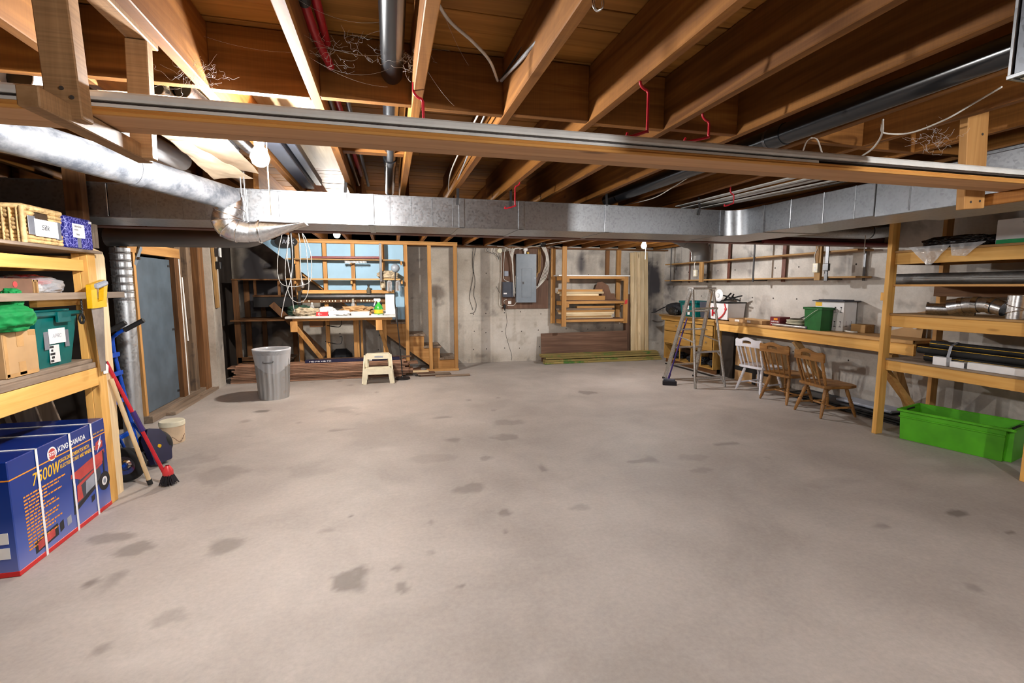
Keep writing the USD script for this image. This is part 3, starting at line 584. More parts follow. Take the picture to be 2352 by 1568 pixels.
# other round pipes
one('vent_pipe', 'dark horizontal round pipe crossing above the grey door', 'pipe', tube(np.vstack([[(-2.46, 5.2, 1.945)], [(-1.45, 5.2, 1.95)], curve([(-1.3, 5.2, 1.955), (-1.22, 5.2, 1.99), (-1.18, 5.2, 2.08), (-1.17, 5.2, 2.2)], 5)]), .082, 24), 'zinc_dull', 40)
S = Thing('stove_pipe', 'tall vertical galvanised pipe with crimped joints standing beside the grey door', 'pipe')
S.part('pipe_length', tube([(-2.39, 5.2, 0), (-2.37, 5.2, 1.35)], .078, 28), 'zinc_old', 40)
S.part('corrugated_elbow', tube([(-2.37, 5.2, 1.35 + .01 * k) for k in range(51)], [.078 + .004 * (k % 7 == 3) - .003 * (k % 7 == 4) for k in range(51)], 28), 'zinc_old')
rp = Thing('round_elbow', 'dull grey round duct elbow hanging beneath the corner of the duct', 'duct')
ctr = curve([(3.02, 4.80, 2.06), (3.22, 4.82, 2.035), (3.36, 4.85, 2.02), (3.46, 4.87, 1.96), (3.50, 4.88, 1.87), (3.50, 4.88, 1.79)], 6)
for k in range(0, 30, 6): rp.part('gore', tube(ctr[k:k + 7], np.interp(np.arange(k, k + 7), [0, 8, 30], [.055, .10, .105]), 26, k == 0 or k == 24), 'zinc_dull', 40)
rp.part('hanger_strap', bar((3.2, 4.82, 2.05), (3.2, 4.82, JB - .001), .025, .002, (0, 1, 0)), 'steel_bar')
lp = Thing('return_pipe', 'round galvanised pipe hung beneath the right duct ending at the right wall', 'pipe')
lp.part('pipe_length', tube([(3.75, 4.30, 2.11), (5.2, 4.30, 2.11)], .085, 26), 'zinc', 40)
for k in range(3): lp.part('elbow_gore', tube([(5.2 + .12 * k, 4.30 + .02 * k, 2.11 + .012 * k), (5.32 + .12 * k, 4.32 + .02 * k, 2.122 + .014 * k)], .088, 26), 'zinc', 40)
lp.part('cord', tube([(5.05, 4.19, 2.05), (5.05, 4.185, 1.85)], .005, 6), 'wire_white')
one('red_pipe', 'red painted pipe lying along the bottom of the steel beam on the right', 'pipe', tube([(3.95, 4.44, 1.985), (5.7, 4.44, 1.985)], .022, 12), 'maroon', 40)
W = Thing('duct_drop', 'scuffed grey sheet metal duct box at the upper right edge', 'duct')
W.part('duct_box', bx(1.56, 1.95, .25, .935, 2.03, 2.268, .004), 'zinc_dark')
W.part('edge_strip', bx(1.555, 1.95, .935, .943, 2.026, 2.268, .001), 'zinc'); W.part('edge_strip', bx(1.552, 1.559, .25, .943, 2.026, 2.036, .001), 'zinc')
W.part('bottom_tape', bx(1.58, 1.93, .5, .93, 2.0265, 2.0295, .001), 'cream')
D_ = Thing('duct_end', 'small shiny duct end beside the right hanging post', 'duct')
D_.part('duct_box', bx(3.33, 3.6, 1.9, 2.14, 2.205, 2.268, .006), 'zinc'); D_.part('flange', bx(3.325, 3.6, 1.892, 1.9, 2.202, 2.268, .001), 'zinc_dull')
BP = Thing('black_drain', 'thick black plastic drain pipe running between joists on the right', 'pipe')
pa, pb = np.array([2.075, 1.3, 2.30]), np.array([2.035, 2.4, 2.295])
BP.part('pipe_run', tube([pa + (pa - pb) * .6, pb + (pb - pa) * 1.6], .052, 22), 'black_pipe', 40)
BP.part('coupling', tube([pb + (pa - pb) * .12, pb + (pa - pb) * .20], .056, 22), 'black_pipe', 40)
BP.part('pipe_strap', tube([pb + (pa - pb) * .10, pb + (pa - pb) * .115], .054, 22), 'steel_bar', 40)
bd = Thing('drain_pipe', 'glossy black drain pipe bending through the blocking at the top centre', 'pipe')
bd.part('pipe_run', tube(curve([(.035, -.6, 2.40), (.035, 1.0, 2.395), (.04, 2.18, 2.385)], 6), .043, 24), 'black_pipe', 40)
bd.part('pipe_run', tube([(.04, 2.18, 2.385), (.035, 4.45, 2.33)], .040, 24), 'black_pipe', 40)
bd.part('coupling', tube([(.037, 3.4, 2.355), (.037, 3.5, 2.352)], .046, 24), 'black_pipe', 40)
for k, pts in enumerate(([(-.235, .6, 2.41), (-.235, 1.8, 2.405), (-.2, 2.16, 2.38)], [(-.205, .7, 2.45), (-.205, 2.1, 2.44)], [(-.22, 2.3, 2.40), (-.19, 4.2, 2.40)])):
    one('water_pipe', ('red pipe with a black fitting beside the leftmost centre joist', 'second red pipe close behind the one with the black fitting', 'red pipe carrying on behind the blocking left of the drain')[k], 'pipe', tube(curve(pts, 6), .016, 14), 'red_pipe', 40)
one('pipe_fitting', 'black pipe fitting with a yellow tag at the top of a red pipe', 'fitting', cat(tube([(-.235, 1.66, 2.406), (-.235, 1.76, 2.406)], .021, 14)), 'black', 40)
wp = Thing('white_pipe', 'white plastic pipe with an open end in the upper left corner', 'pipe')
o = np.array([-1.40, 2.42, 2.325]); e2 = o + np.array([.10, 1.3, .0])
wp.part('pipe_wall', pipe(o, e2, .062, .004, 28), 'white_gloss', 40)
wp.part('pipe_inside', cyl(o + [.004, .03, 0], e2, .056, 24), 'black')
for k, px in enumerate((0, 1)):
    p = np.array([-.94 + .10 * k, 2.45, 2.345])
    tp = Thing('metal_tube', ('left one of two short shiny tubes behind the blocking', 'right one of two short shiny tubes behind the blocking')[k], 'pipe')
    tp.part('tube_wall', pipe(p, p + [.05, .9, 0], .043, .002, 24), 'shiny', 40); tp.part('tube_inside', cyl(p + [.004, .03, 0], p + [.05, .9, 0], .039, 20), 'black')
bays = [(-.62, 'black_pipe', 'dark square metal pan in the joist bay left of the near bulb'), (-.44, 'steel_bar', 'dark conduit in the joist bay behind the near bulb')]
one('metal_pan', bays[0][2], 'duct', cat(bx(-.65, -.56, 2.75, 4.3, JB + .02, JB + .12, .004), bx(-.55, -.50, 2.75, 4.3, JB + .05, JB + .1, .004)), 'grey_dark')
for k, x in enumerate((-.10, -.02)):
    one('conduit', ('left of two thin pipes beneath the boards right of the near bulb', 'right of two thin pipes beneath the boards right of the near bulb')[k], 'pipe', tube([(x - .14, 2.4, JB + .09), (x - .12, 4.4, JB + .09)], .012, 10), 'steel_bar', 40)
one('grey_pipe', 'grey pipe hung along a joist side in the upper right', 'pipe', tube([(1.50, .2, 2.42), (1.40, 2.17, 2.40)], .016, 12), 'steel_bar', 40)
# ---------------------------------------------------------------- lamps
def light_bulb(key, at, label, cord=None, r=.042):
    L = Thing('light_bulb', label, 'light bulb'); x, y, z = at
    L.part('socket', lathe([(.0005, JB - .001), (.055, JB - .001), (.055, JB - .016), (.032, JB - .03), (.022, z + .05), (.022, z + .04)], 24, (x, y, 0)), 'white', 40)
    L.part('bulb', lathe([(.014, z + .052), (.016, z + .04), (r * .8, z + .012), (r, z - .015), (r * .8, z - .015 - r * .62), (r * .4, z - .015 - r * .92), (.0005, z - .015 - r)], 20, (x, y, 0)), 'lamp_' + key, True)
    if cord: L.part('pull_cord', tube([(x + .03, y, z + .06), (x + .031, y, z - cord)], .003, 6), 'rope')
    return L
light_bulb('near', (-.552, 2.49, 2.10), 'bare glowing bulb nearest the viewer above the long duct', .27)
light_bulb('far', (3.80, 6.70, 2.13), 'bare glowing bulb near the right back corner', .22)
light_bulb('stair', (-.62, 6.62, 2.175), 'bare bulb behind the beam in front of the blue panels')
light_bulb('behind', (2.2, -.8, 2.16), 'bare bulb behind the viewer')

# ---------------------------------------------------------------- bundle of siding and trim on two wooden hangers
Y0 = 1.55
def along(prof, a, b): return prism(prof, b - a, (a, 0, 0), (0, 1, 0), (0, 0, 1))
def bundle(nm, lab, cat_, prof, a, b, m): one(nm, lab, cat_, along(prof, a, b), m)
ZB = 1.953
bundle('trim_board', 'wide pale pine trim board lowest in the bundle hung under the joists', 'trim', [(Y0 + .014, ZB), (Y0 + .112, ZB), (Y0 + .112, ZB + .017), (Y0 + .014, ZB + .017)], -1.55, 2.95, 'trim_wood_x')
bundle('trim_board', 'honey coloured moulded strip on the front edge of the hung bundle', 'trim', [(Y0 + .004, ZB), (Y0 + .0135, ZB), (Y0 + .0135, ZB + .019), (Y0 + .006, ZB + .019), (Y0 + .003, ZB + .015), (Y0 + .006, ZB + .012), (Y0, ZB + .006)], -1.5, 2.92, 'honey_wood_x')
bundle('trim_board', 'pine trim board at the back of the hung bundle', 'trim', [(Y0 + .1135, ZB), (Y0 + .17, ZB), (Y0 + .17, ZB + .017), (Y0 + .1135, ZB + .017)], -1.45, 2.9, 'trim_wood_x')
bundle('vinyl_strip', 'narrow pale vinyl strip in the middle of the hung bundle', 'siding', [(Y0 + .006, ZB + .0195), (Y0 + .09, ZB + .0195), (Y0 + .09, ZB + .029), (Y0 + .008, ZB + .029)], -1.5, 1.62, 'vinyl')
bundle('siding_strip', 'dark brown strip sandwiched between pale vinyl in the hung bundle', 'siding', [(Y0 + .016, ZB + .0295), (Y0 + .10, ZB + .0295), (Y0 + .10, ZB + .0355), (Y0 + .016, ZB + .0355)], -1.45, 2.93, 'vinyl_dark')
bundle('vinyl_strip', 'wide pale vinyl channel on top of the hung bundle', 'siding', [(Y0 + .005, ZB + .036), (Y0 + .11, ZB + .036), (Y0 + .11, ZB + .040), (Y0 + .01, ZB + .040), (Y0 + .012, ZB + .050), (Y0 + .018, ZB + .057), (Y0 + .11, ZB + .057), (Y0 + .11, ZB + .062), (Y0 + .014, ZB + .062), (Y0 + .007, ZB + .055), (Y0 + .003, ZB + .043)], -1.52, 2.95, 'vinyl')
bundle('vinyl_strip', 'pale vinyl strip at the rear of the hung bundle', 'siding', [(Y0 + .113, ZB + .0175), (Y0 + .165, ZB + .0175), (Y0 + .165, ZB + .04), (Y0 + .113, ZB + .04)], -1.4, 2.9, 'vinyl')
H = Thing('hanging_bracket', 'U shaped bracket of rough studs holding the bundle at the upper left', 'bracket')
H.part('upright', *lum((-.765, 1.505, 1.915), (-.775, 1.505, 2.26), .075, .05, 'hanger', (0, 1, 0), .003))
H.part('upright', *lum((-.745, 1.835, 1.905), (-.735, 1.835, 2.26), .06, .04, 'hanger', (0, 1, 0), .003))
H.part('nailer', *lum((-.735, 1.46, 2.40), (-.735, 1.9, 2.40), .06, .275, 'hanger', b=.003))
H.part('cross_board', *lum((-.775, 1.37, 1.9275), (-.765, 1.89, 1.9275), .045, .047, 'hanger', b=.003))
for q in ((-.765, 1.479, 1.985), (-.745, 1.479, 1.965)): H.part('nail_hole', cyl(q, (q[0], q[1] - .002, q[2]), .005, 8), 'hole')
K = Thing('hanging_bracket', 'bracket of orange studs holding the bundle at the right', 'bracket')
K.part('upright', *lum((2.80, 1.79, 1.88), (2.76, 1.79, 2.38), .135, .038, 'stud', (0, 1, 0), .003))
K.part('cross_board', *lum((2.885, 1.85, 1.925), (2.885, 1.2, 1.925), .03, .055, 'joist', b=.003))
for x, z in ((2.72, 2.33), (2.80, 2.345), (2.77, 1.91), (2.83, 1.917), (2.80, 2.23)): K.part('nail_head', cyl((x, 1.771, z), (x, 1.769, z), .006, 8), 'hole')

# ---------------------------------------------------------------- left storage rack
L = Thing('storage_rack', 'home made wooden rack along the left edge loaded with a basket and totes', 'rack')
for y in (3.76, 1.35):
    L.part('post', *lbox(-1.99, -1.945, y, y + .09, 0, 1.715, 'pine', .003)); L.part('post', *lbox(-1.945, -1.90, y, y + .09, 0, 1.715, 'pine', .003))
    L.part('rear_post', *lbox(-2.62, -2.53, y, y + .04, 0, 1.715, 'old_wood'))
    L.part('cross_rail', *lbox(-2.6, -1.95, y + .05, y + .09, .86, .98, 'pine')); L.part('cross_rail', *lbox(-2.6, -1.95, y + .05, y + .09, 1.6, 1.7, 'pine'))
L.part('top_shelf', *lbox(-2.62, -1.86, 1.3, 3.86, 1.716, 1.734, 'grey_wood'))
L.part('top_rail', *lbox(-1.96, -1.92, 1.3, 3.755, 1.60, 1.672, 'pine'))
L.part('middle_shelf', *lbox(-2.6, -2.0, 1.3, 3.84, 1.430, 1.450, 'shelf_wood'))
L.part('middle_cleat', *lbox(-1.99, -1.95, 3.34, 3.75, 1.38, 1.43, 'pine'))
for k in range(4): L.part('lower_shelf_board', *lbox(-2.62 + .175 * k, -2.45 + .175 * k, 1.3, 3.76, 1.0, 1.022, 'grey_wood'))
L.part('lower_shelf_edge', *lbox(-1.945, -1.90, 1.3, 3.74, .965, 1.0, 'grey_wood'))
L.part('lower_rail', *lbox(-1.94, -1.90, 1.3, 3.755, .842, .962, 'pine', .003))
L.part('back_board', *lbox(-2.64, -2.62, 1.3, 3.9, 1.05, 1.68, 'dark_wood'))
one('wood_post', 'dark wooden post rising from the left rack towards the joists', 'post', bx(-2.0, -1.905, 3.775, 3.845, 1.7355, JB - .002), 'old_wood_z')
Q = Thing('wood_brace', 'dark sloping brace running left from the top of the wooden post', 'brace')
Q.part('board', *lum(onY(-40, 326, 3.45), onY(172, 366, 3.74), .04, .09, 'old_wood'))
one('plywood_sheet', 'pale edge of a plywood sheet standing against the end of the left rack', 'panel', prism([(3.88, .0), (4.00, .0), (4.04, 1.70), (4.02, 1.74), (3.90, 1.76)], .018, (-1.955, 0, 0), (0, 1, 0), (0, 0, 1)), 'pale_z')
one('wood_block', 'short stub of stud behind the blue storage box on the rack top', 'block', lbox(-1.96, -1.92, 3.90, 3.955, 1.76, 1.92, 'grey_wood')[0], 'grey_wood_z')

b = Thing('wicker_basket', 'light woven basket with a taped paper label on the rack top shelf', 'basket')
BX0, BX1, BY0, BY1, BZ0, BZ1 = -2.45, -1.87, 3.16, 3.47, 1.735, 1.925
b.part('liner', tray(BX0 + .012, BX1 - .012, BY0 + .012, BY1 - .012, BZ0, BZ1 - .005, .004), 'wicker_dark')
strands = []
nx, nz = 34, 9
for r_ in range(nz):
    z = BZ0 + .012 + r_ * (BZ1 - BZ0 - .02) / (nz - 1)
    for side in range(2):
        pts = []
        if side == 0: pts = [(x, BY0 + .006 + .006 * math.sin(i * math.pi / 2 + math.pi * (r_ // 3 % 2)), z) for i, x in enumerate(np.linspace(BX0, BX1 - .01, 40))]
        else: pts = [(BX1 - .006 + .005 * math.sin(i * math.pi / 2 + math.pi * (r_ // 3 % 2)), y, z) for i, y in enumerate(np.linspace(BY0, BY1, 22))]
        if side == 1 and 4 < r_ < 8:
            strands.append(tube(pts[:7], .0115, 6)); strands.append(tube(pts[15:], .0115, 6)); continue
        strands.append(tube(pts, .0115, 6))
b.part('weave', cat(strands), 'wicker', True, kind='stuff')
b.part('stakes', cat([tube([(x, BY0 - .004, BZ0), (x, BY0 - .004, BZ1)], .006, 6) for x in np.linspace(BX0 + .02, BX1 - .02, 18)]), 'wicker', True, kind='stuff')
b.part('rim', tube([(BX1, BY1, BZ1), (BX1, BY0, BZ1), (BX0, BY0, BZ1)], .014, 8), 'wicker', True)
b.part('corner_post', cyl((BX1, BY0, BZ0), (BX1, BY0, BZ1), .013, 10), 'wicker', True)
b.part('duct_tape', bx(BX1 + .011, BX1 + .014, BY0 + .02, BY0 + .075, 1.78, 1.88, .0005), 'tape'); b.part('duct_tape', bx(BX1 + .011, BX1 + .014, BY0 + .24, BY0 + .285, 1.77, 1.87, .0005), 'tape')
pl = b.part('paper_label', bx(BX1 + .0145, BX1 + .016, BY0 + .065, BY0 + .255, 1.775, 1.868, .0003), 'paper')
b.part('handwriting', text('Silk', .028, (BX1 + .0162, BY0 + .115, 1.812), (0, 1, 0), (0, 0, 1), .0004, it=.25), 'ink', under=pl)
c = Thing('fabric_box', 'dark blue patterned fabric storage box with a paper note beside the basket', 'box')
c.part('body', bx(-2.3, -1.86, 3.50, 3.765, 1.735, 1.925, .008), 'weave')
n_ = c.part('paper_note', bx(-1.8595, -1.858, 3.56, 3.68, 1.80, 1.885, .0003), 'paper')
for k, (t, h) in enumerate((('Table linen', .011), ('cotton', .010), ('blue', .011))):
    c.part('handwriting', text(t, h, (-1.8578, 3.572 + .02 * (k == 2), 1.864 - .02 * k - .008 * (k == 2)), (0, 1, 0), (0, 0, 1), .0003), 'ink', under=n_)
c.part('tape_strip', bx(-1.8595, -1.858, 3.60, 3.635, 1.74, 1.80, .0003), 'tape'); c.part('tag', bx(-1.8595, -1.857, 3.73, 3.76, 1.90, 1.915, .0003), 'white')
c = Thing('cardboard_box', 'long flat brown cardboard box with an orange dot on the middle shelf', 'box')
c.part('body', bx(-2.55, -2.02, 2.55, 3.44, 1.451, 1.545, .003), 'card_dark'); c.part('orange_dot', cyl((-2.0195, 3.3, 1.512), (-2.018, 3.3, 1.512), .017, 16), 'red_plastic')
for y in (3.445, 3.475): c.part('end_slat', *lbox(-2.06, -2.02, y, y + .012, 1.452, 1.54, 'shelf_wood'))
c.part('end_slat', *lbox(-2.06, -2.02, 3.44, 3.49, 1.527, 1.54, 'shelf_wood')); c.part('end_slat', *lbox(-2.06, -2.02, 3.44, 3.49, 1.452, 1.462, 'shelf_wood'))
c = Thing('plastic_bag', 'clear bag with red and blue fabric inside on the middle rack shelf', 'bag')
c.part('red_contents', lump((-2.17, 3.64, 1.50), (.10, .13, .04), .3, 3, 3), 'red_plastic', True); c.part('blue_contents', lump((-2.10, 3.71, 1.452), (.06, .075, .04), .3, 3, 4), 'grey_print', True); c.part('white_contents', lump((-2.10, 3.57, 1.452), (.05, .05, .035), .3, 3, 5), 'white', True)
c.part('film', lump((-2.16, 3.64, 1.4505), (.15, .17, .066), .12, 3.5, 6), 'film', True)
c = Thing('cardboard_box', 'tan cardboard carton sealed with shiny brown tape on the lower rack shelf', 'box')
c.part('body', bx(-2.4, -1.92, 3.005, 3.25, 1.0225, 1.265, .003), 'card')
for y0, y1, z0, z1 in ((3.10, 3.15, 1.18, 1.262), (3.10, 3.15, 1.03, 1.10), (3.19, 3.245, 1.235, 1.26), (3.01, 3.24, 1.024, 1.045), (3.008, 3.03, 1.03, 1.26)): c.part('tape_strip', bx(-1.9198, -1.9185, y0, y1, z0, z1, .0003), 'pack_tape')
c.part('flap_seam', bx(-2.38, -1.93, 3.125, 3.13, 1.2652, 1.2665, .0003), 'card_dark')
c = Thing('storage_tote', 'dark teal plastic tote with a snap lid and white paper labels on the left rack', 'tote')
c.part('body', tray(-2.4, -1.97, 3.33, 3.62, 1.0225, 1.325, .005, .03, .045), 'teal')
c.part('lid', cat(bx(-2.46, -1.915, 3.265, 3.69, 1.325, 1.35, .008), bx(-2.42, -1.96, 3.31, 3.64, 1.35, 1.362, .004)), 'teal_lid')
c.part('lid_clip', bx(-1.925, -1.905, 3.43, 3.55, 1.285, 1.35, .004), 'teal_lid')
tl = 1.0 / .30 * .03
px = lambda z: -1.97 + .03 * (z - 1.0225) / .3025 + .0012
def slip(y0, y1, z0, z1, m, th, nm, e=0): return c.part(nm, prism([(y0, z0), (y1, z0), (y1, z1), (y0, z1)], .0008, (px((z0 + z1) / 2) + .002 + e, 0, 0), (0, 1, 0), (0, 0, 1)), m)
slip(3.36, 3.40, 1.13, 1.26, 'tape', 0, 'duct_tape'); slip(3.545, 3.585, 1.13, 1.26, 'tape', 0, 'duct_tape')
l_ = slip(3.40, 3.55, 1.16, 1.25, 'paper', 0, 'paper_label', .001); c.part('handwriting', text('APRC', .022, (px(1.2) + .0045, 3.43, 1.195), (0, 1, 0), (0, 0, 1), .0004, it=.2), 'grey_print', under=l_)
l_ = slip(3.41, 3.50, 1.045, 1.155, 'white', 0, 'printed_label', .001)
for k in range(5): c.part('printing', bx(px(1.1) + .003, px(1.1) + .0055, 3.415 + .01 * (k % 2), 3.44 + .008 * (k % 3), 1.05 + .021 * k, 1.063 + .021 * k, .0002), 'ink', under=l_)
gb = Thing('fabric_bag', 'bright green cloth bag slumped on top of the tan carton', 'bag')
gb.part('body', lump((-1.99, 3.06, 1.2665), (.16, .145, .084), .14, 2.6, 11), 'green_cloth', True)
gb.part('knot', lump((-1.925, 3.11, 1.385), (.045, .045, .06), .22, 3.0, 12), 'green_cloth', True)
one('wood_stick', 'weathered square stick poking out of the left rack past the post', 'stick', lum((-1.885, 2.9, 1.445), (-1.88, 4.1, 1.441), .035, .042, 'grey_wood')[0], 'grey_wood_y')
sw = Thing('hand_saw', 'hand saw with a yellow and grey handle hanging on the left rack post', 'saw')
sw.part('blade', prism([(3.70, .94), (3.755, .94), (3.80, 1.38), (3.66, 1.38)], .0015, (-1.855, 0, 0), (0, 1, 0), (0, 0, 1)), 'saw_steel')
hs = Polygon([(3.635, 1.36), (3.80, 1.365), (3.80, 1.40), (3.835, 1.52), (3.80, 1.545), (3.64, 1.51)], [[(3.70, 1.40), (3.70, 1.49), (3.785, 1.505), (3.765, 1.41)]])
sw.part('handle', prism(hs, .028, (-1.862, 0, 0), (0, 1, 0), (0, 0, 1)), 'yellow'); sw.part('grip', bar((-1.829, 3.675, 1.499), (-1.829, 3.80, 1.526), .036, .034, b=.009), 'grey_print')
ck = Thing('padlock_chain', 'chain with a black clip hanging inside the left rack post', 'chain')
ck.part('links', cat([ball((-1.895, 3.645 - .004 * (k % 2), 1.43 - .009 * k), .006, 1) for k in range(12)]), 'steel_bar', True); ck.part('clip', cat(tube([(-1.895, 3.63 + .022 * math.cos(t), 1.295 + .028 * math.sin(t)) for t in np.linspace(0, 6.28, 18)], .007, 8)), 'black', True)
tg = Thing('hanging_tag', 'white paper tag on a thin chain at the left rack post', 'tag')
tg.part('chain', cat([ball((-1.894, 3.80 + .0005 * k, 1.33 - .0085 * k), .0035, 1) for k in range(40)]), 'steel_bar', True); tg.part('knob', ball((-1.89, 3.82, .985), .013, 2), 'black', True); tg.part('tag', prism([(3.80, .91), (3.855, .905), (3.865, .955), (3.83, .985), (3.80, .96)], .002, (-1.892, 0, 0), (0, 1, 0), (0, 0, 1)), 'paper')

# generator carton
g = Thing('generator_box', 'large blue printed carton with white straps on the floor under the left rack', 'box')
GX, GY0, GY1, GZ = -1.90, 2.905, 3.765, .615
g.part('carton', bx(-2.46, GX, GY0, GY1, 0.001, GZ, .004), 'print_blue')
g.part('red_base', bx(-2.462, GX + .002, GY0 - .002, GY1 + .002, 0.0005, .028, .002), 'red_print')
def gp(name, me, m, **k): return g.part(name, me, m, **k)
ex, ez = (0, 1, 0), (0, 0, 1)
gp('orange_line', bx(GX + .0003, GX + .0012, GY0, GY1, .512, .519, .0002), 'orange')
gp('orange_line', bx(-2.46, GX, GY0 - .0012, GY0 - .0003, .512, .519, .0002), 'orange')
gp('maker_name', text('KING CANADA', .030, (GX + .0004, 3.285, .537), ex, ez, .0006, True, fit=.26), 'white_print')
gp('emblem', cat(cyl((GX + .0004, 3.235, .545), (GX + .001, 3.235, .545), .040, 28)), 'white_print'); gp('emblem_ring', lathe([(.026, 0), (.034, 0), (.034, .001), (.026, .001)], 26) if False else cyl((GX + .001, 3.235, .545), (GX + .0014, 3.235, .545), .031, 26), 'tank_red')
gp('emblem_bar', bx(GX + .0014, GX + .0018, 3.195, 3.275, .534, .557, .0001), 'white_print'); gp('emblem_name', text('KING', .016, (GX + .0018, 3.206, .537), ex, ez, .0004, True), 'tank_red')
gp('power_rating', text('7500W', .062, (GX + .0004, 3.055, .425), ex, ez, .0006, True, fit=.22, it=.15), 'yellow_print')
gp('print_line', text('GASOLINE GENERATOR WITH', .021, (GX + .0004, 3.29, .470), ex, ez, .0006, True, fit=.285), 'yellow_print')
gp('print_line', text('ELECTRIC START AND WHEEL KIT', .021, (GX + .0004, 3.29, .436), ex, ez, .0006, True, fit=.35), 'yellow_print')
gp('model_line', text('MODEL  KCG-7500GE', .011, (GX + .0004, 3.63, .531), ex, ez, .0005, fit=.12), 'yellow_print')
ws = [.34, .28, .18, .30, .15, .24, .27, .14, .26, .25, .17, .28, .22, .12, .24, .20]
for k, w in enumerate(ws):
    z = .385 - .0195 * k; segs = []; y = 2.985
    while y < 2.985 + w:
        e_ = y + rng.uniform(.012, .035); segs.append(bx(GX + .0004, GX + .001, y, min(e_, 2.985 + w), z, z + .0085, .0001)); y = e_ + .006
    gp('print_line', cat(segs), 'orange')
# printed picture of the machine: flat shapes on the face
def blob(pts, m, e, nm): gp(nm, prism(pts, .0005, (GX + .0004 + e, 0, 0), ex, ez), m)
blob([(3.40, .33), (3.42, .365), (3.62, .40), (3.71, .39), (3.71, .335), (3.46, .30)], 'tank_red', .0003, 'picture_tank')
blob([(3.37, .11), (3.385, .355), (3.40, .36), (3.40, .11)], 'ink', .0006, 'picture_frame'); blob([(3.37, .335), (3.375, .36), (3.73, .41), (3.735, .385)], 'tank_red', .0002, 'picture_frame')
blob([(3.39, .12), (3.68, .21), (3.68, .235), (3.39, .15)], 'ink', .0006, 'picture_frame'); blob([(3.70, .18), (3.71, .40), (3.725, .40), (3.715, .18)], 'ink', .0006, 'picture_frame')
blob([(3.42, .16), (3.44, .30), (3.66, .335), (3.68, .22)], 'grey_dark', .0001, 'picture_engine'); blob([(3.50, .19), (3.51, .27), (3.60, .29), (3.60, .21)], 'grey_print', .0004, 'picture_engine')
blob([(3.41, .17), (3.42, .26), (3.46, .26), (3.47, .18)], 'tank_red', .0005, 'picture_engine'); blob([(3.42, .275), (3.70, .335), (3.70, .318), (3.42, .255)], 'tank_red', .0007, 'picture_rail')
blob([(3.55, .11), (3.55, .15), (3.585, .155), (3.585, .12)], 'ink', .0006, 'picture_foot')
for r_, m, e in ((.062, 'ink', .0007), (.030, 'white_print', .0010), (.016, 'grey_print', .0013)): gp('picture_wheel', cyl((GX + .0004 + e, 3.705, .195), (GX + .001 + e, 3.705, .195), r_, 22), m)
blob([(3.64, .425), (3.65, .475), (3.70, .49), (3.725, .465), (3.72, .43)], 'tank_red', 0, 'flash_emblem'); blob([(3.655, .405), (3.68, .455), (3.67, .455), (3.71, .51), (3.70, .465), (3.712, .465)], 'white_print', .0005, 'flash_emblem')
blob([(3.03, .05), (3.03, .12), (3.22, .135), (3.22, .065)], 'ink', 0, 'small_picture'); blob([(3.05, .06), (3.05, .105), (3.19, .12), (3.19, .075)], 'tank_red', .0004, 'small_picture'); blob([(3.235, .07), (3.235, .125), (3.27, .135), (3.27, .08)], 'ink', 0, 'small_picture')
blob([(3.30, .075), (3.30, .125), (3.34, .13), (3.34, .08)], 'grey_print', 0, 'small_picture')
for y in (3.10, 3.385, 3.60): g.part('strap', cat(bx(GX + .0022, GX + .0045, y, y + .017, .0, GZ + .003, .0005), bx(-2.46, GX + .0045, y, y + .017, GZ + .0005, GZ + .003, .0005)), 'white_print')
for z in (.10, .18): g.part('end_label', bx(-2.2, GX - .03, GY0 - .002, GY0 - .0005, z, z + .06, .0003), 'paper')
for k, (x, y, h, dx) in enumerate(((-2.3, 3.95, .92, .10), (-2.42, 4.02, 1.0, .12), (-2.5, 3.9, .85, .09), (-2.28, 4.12, .8, .1))):
    one('leaning_board', ('pale board standing behind the blue carton in the shadow', 'grey board leaning in the shadow left of the pale plywood', 'dark board furthest left in the shadow behind the blue carton', 'narrow board leaning just behind the left rack post')[k], 'board', lum((x, y, 0), (x - .2, y, h), .13, .02, 'grey_wood', (0, 1, 0))[0], 'grey_wood_z')

# sticks, broom, hand truck
a, t_ = onZ(388, 1112, 0), onY(243, 830, 3.95)
p_ = Thing('push_broom', 'red handled broom with a round black brush leaning on the left rack post', 'broom')
dd = (t_ - a) / np.linalg.norm(t_ - a); foot = a + [0, 0, .02]
p_.part('pole', tube([foot + dd * .07, t_], .0125, 14), 'red_paint', 40); p_.part('collar', tube([foot + dd * .44, foot + dd * .60], .018, 14), 'purple', 40)
p_.part('head_cap', lathe([(.014, .15), (.024, .135), (.036, .11), (.036, .08), (.030, .07)], 20, (a[0], a[1], 0)), 'red_plastic', 40)
br = []
for k in range(240):
    q, w = rng.uniform(0, 6.28), math.sqrt(rng.uniform(0, 1)); br.append(tube([(a[0] + .03 * w * math.cos(q), a[1] + .03 * w * math.sin(q), .09), (a[0] + .062 * w * math.cos(q) + rng.normal() * .006, a[1] + .062 * w * math.sin(q) + rng.normal() * .006, .003 + .03 * w * rng.random())], .003, 3))
p_.part('bristles', cat(br), 'broom_bristle', kind='stuff')
a, t_ = onZ(346, 1115, 0), onY(255, 870, 3.93); dd = (t_ - a) / np.linalg.norm(t_ - a)
w_ = Thing('wooden_pole', 'plain wooden broom pole with a black rubber tip leaning on the left rack', 'pole')
w_.part('pole', tube([a + dd * .035 + [0, 0, .01], t_], .0145, 14), 'pale_z', 40); w_.part('rubber_tip', tube([a + dd * .0 + [0, 0, .012], a + dd * .04 + [0, 0, .012]], .0175, 14), 'rubber', 40)
t = Thing('hand_truck', 'bright blue hand truck with pneumatic tyres behind the left rack post', 'hand truck')
hx, hy = -2.08, 4.43
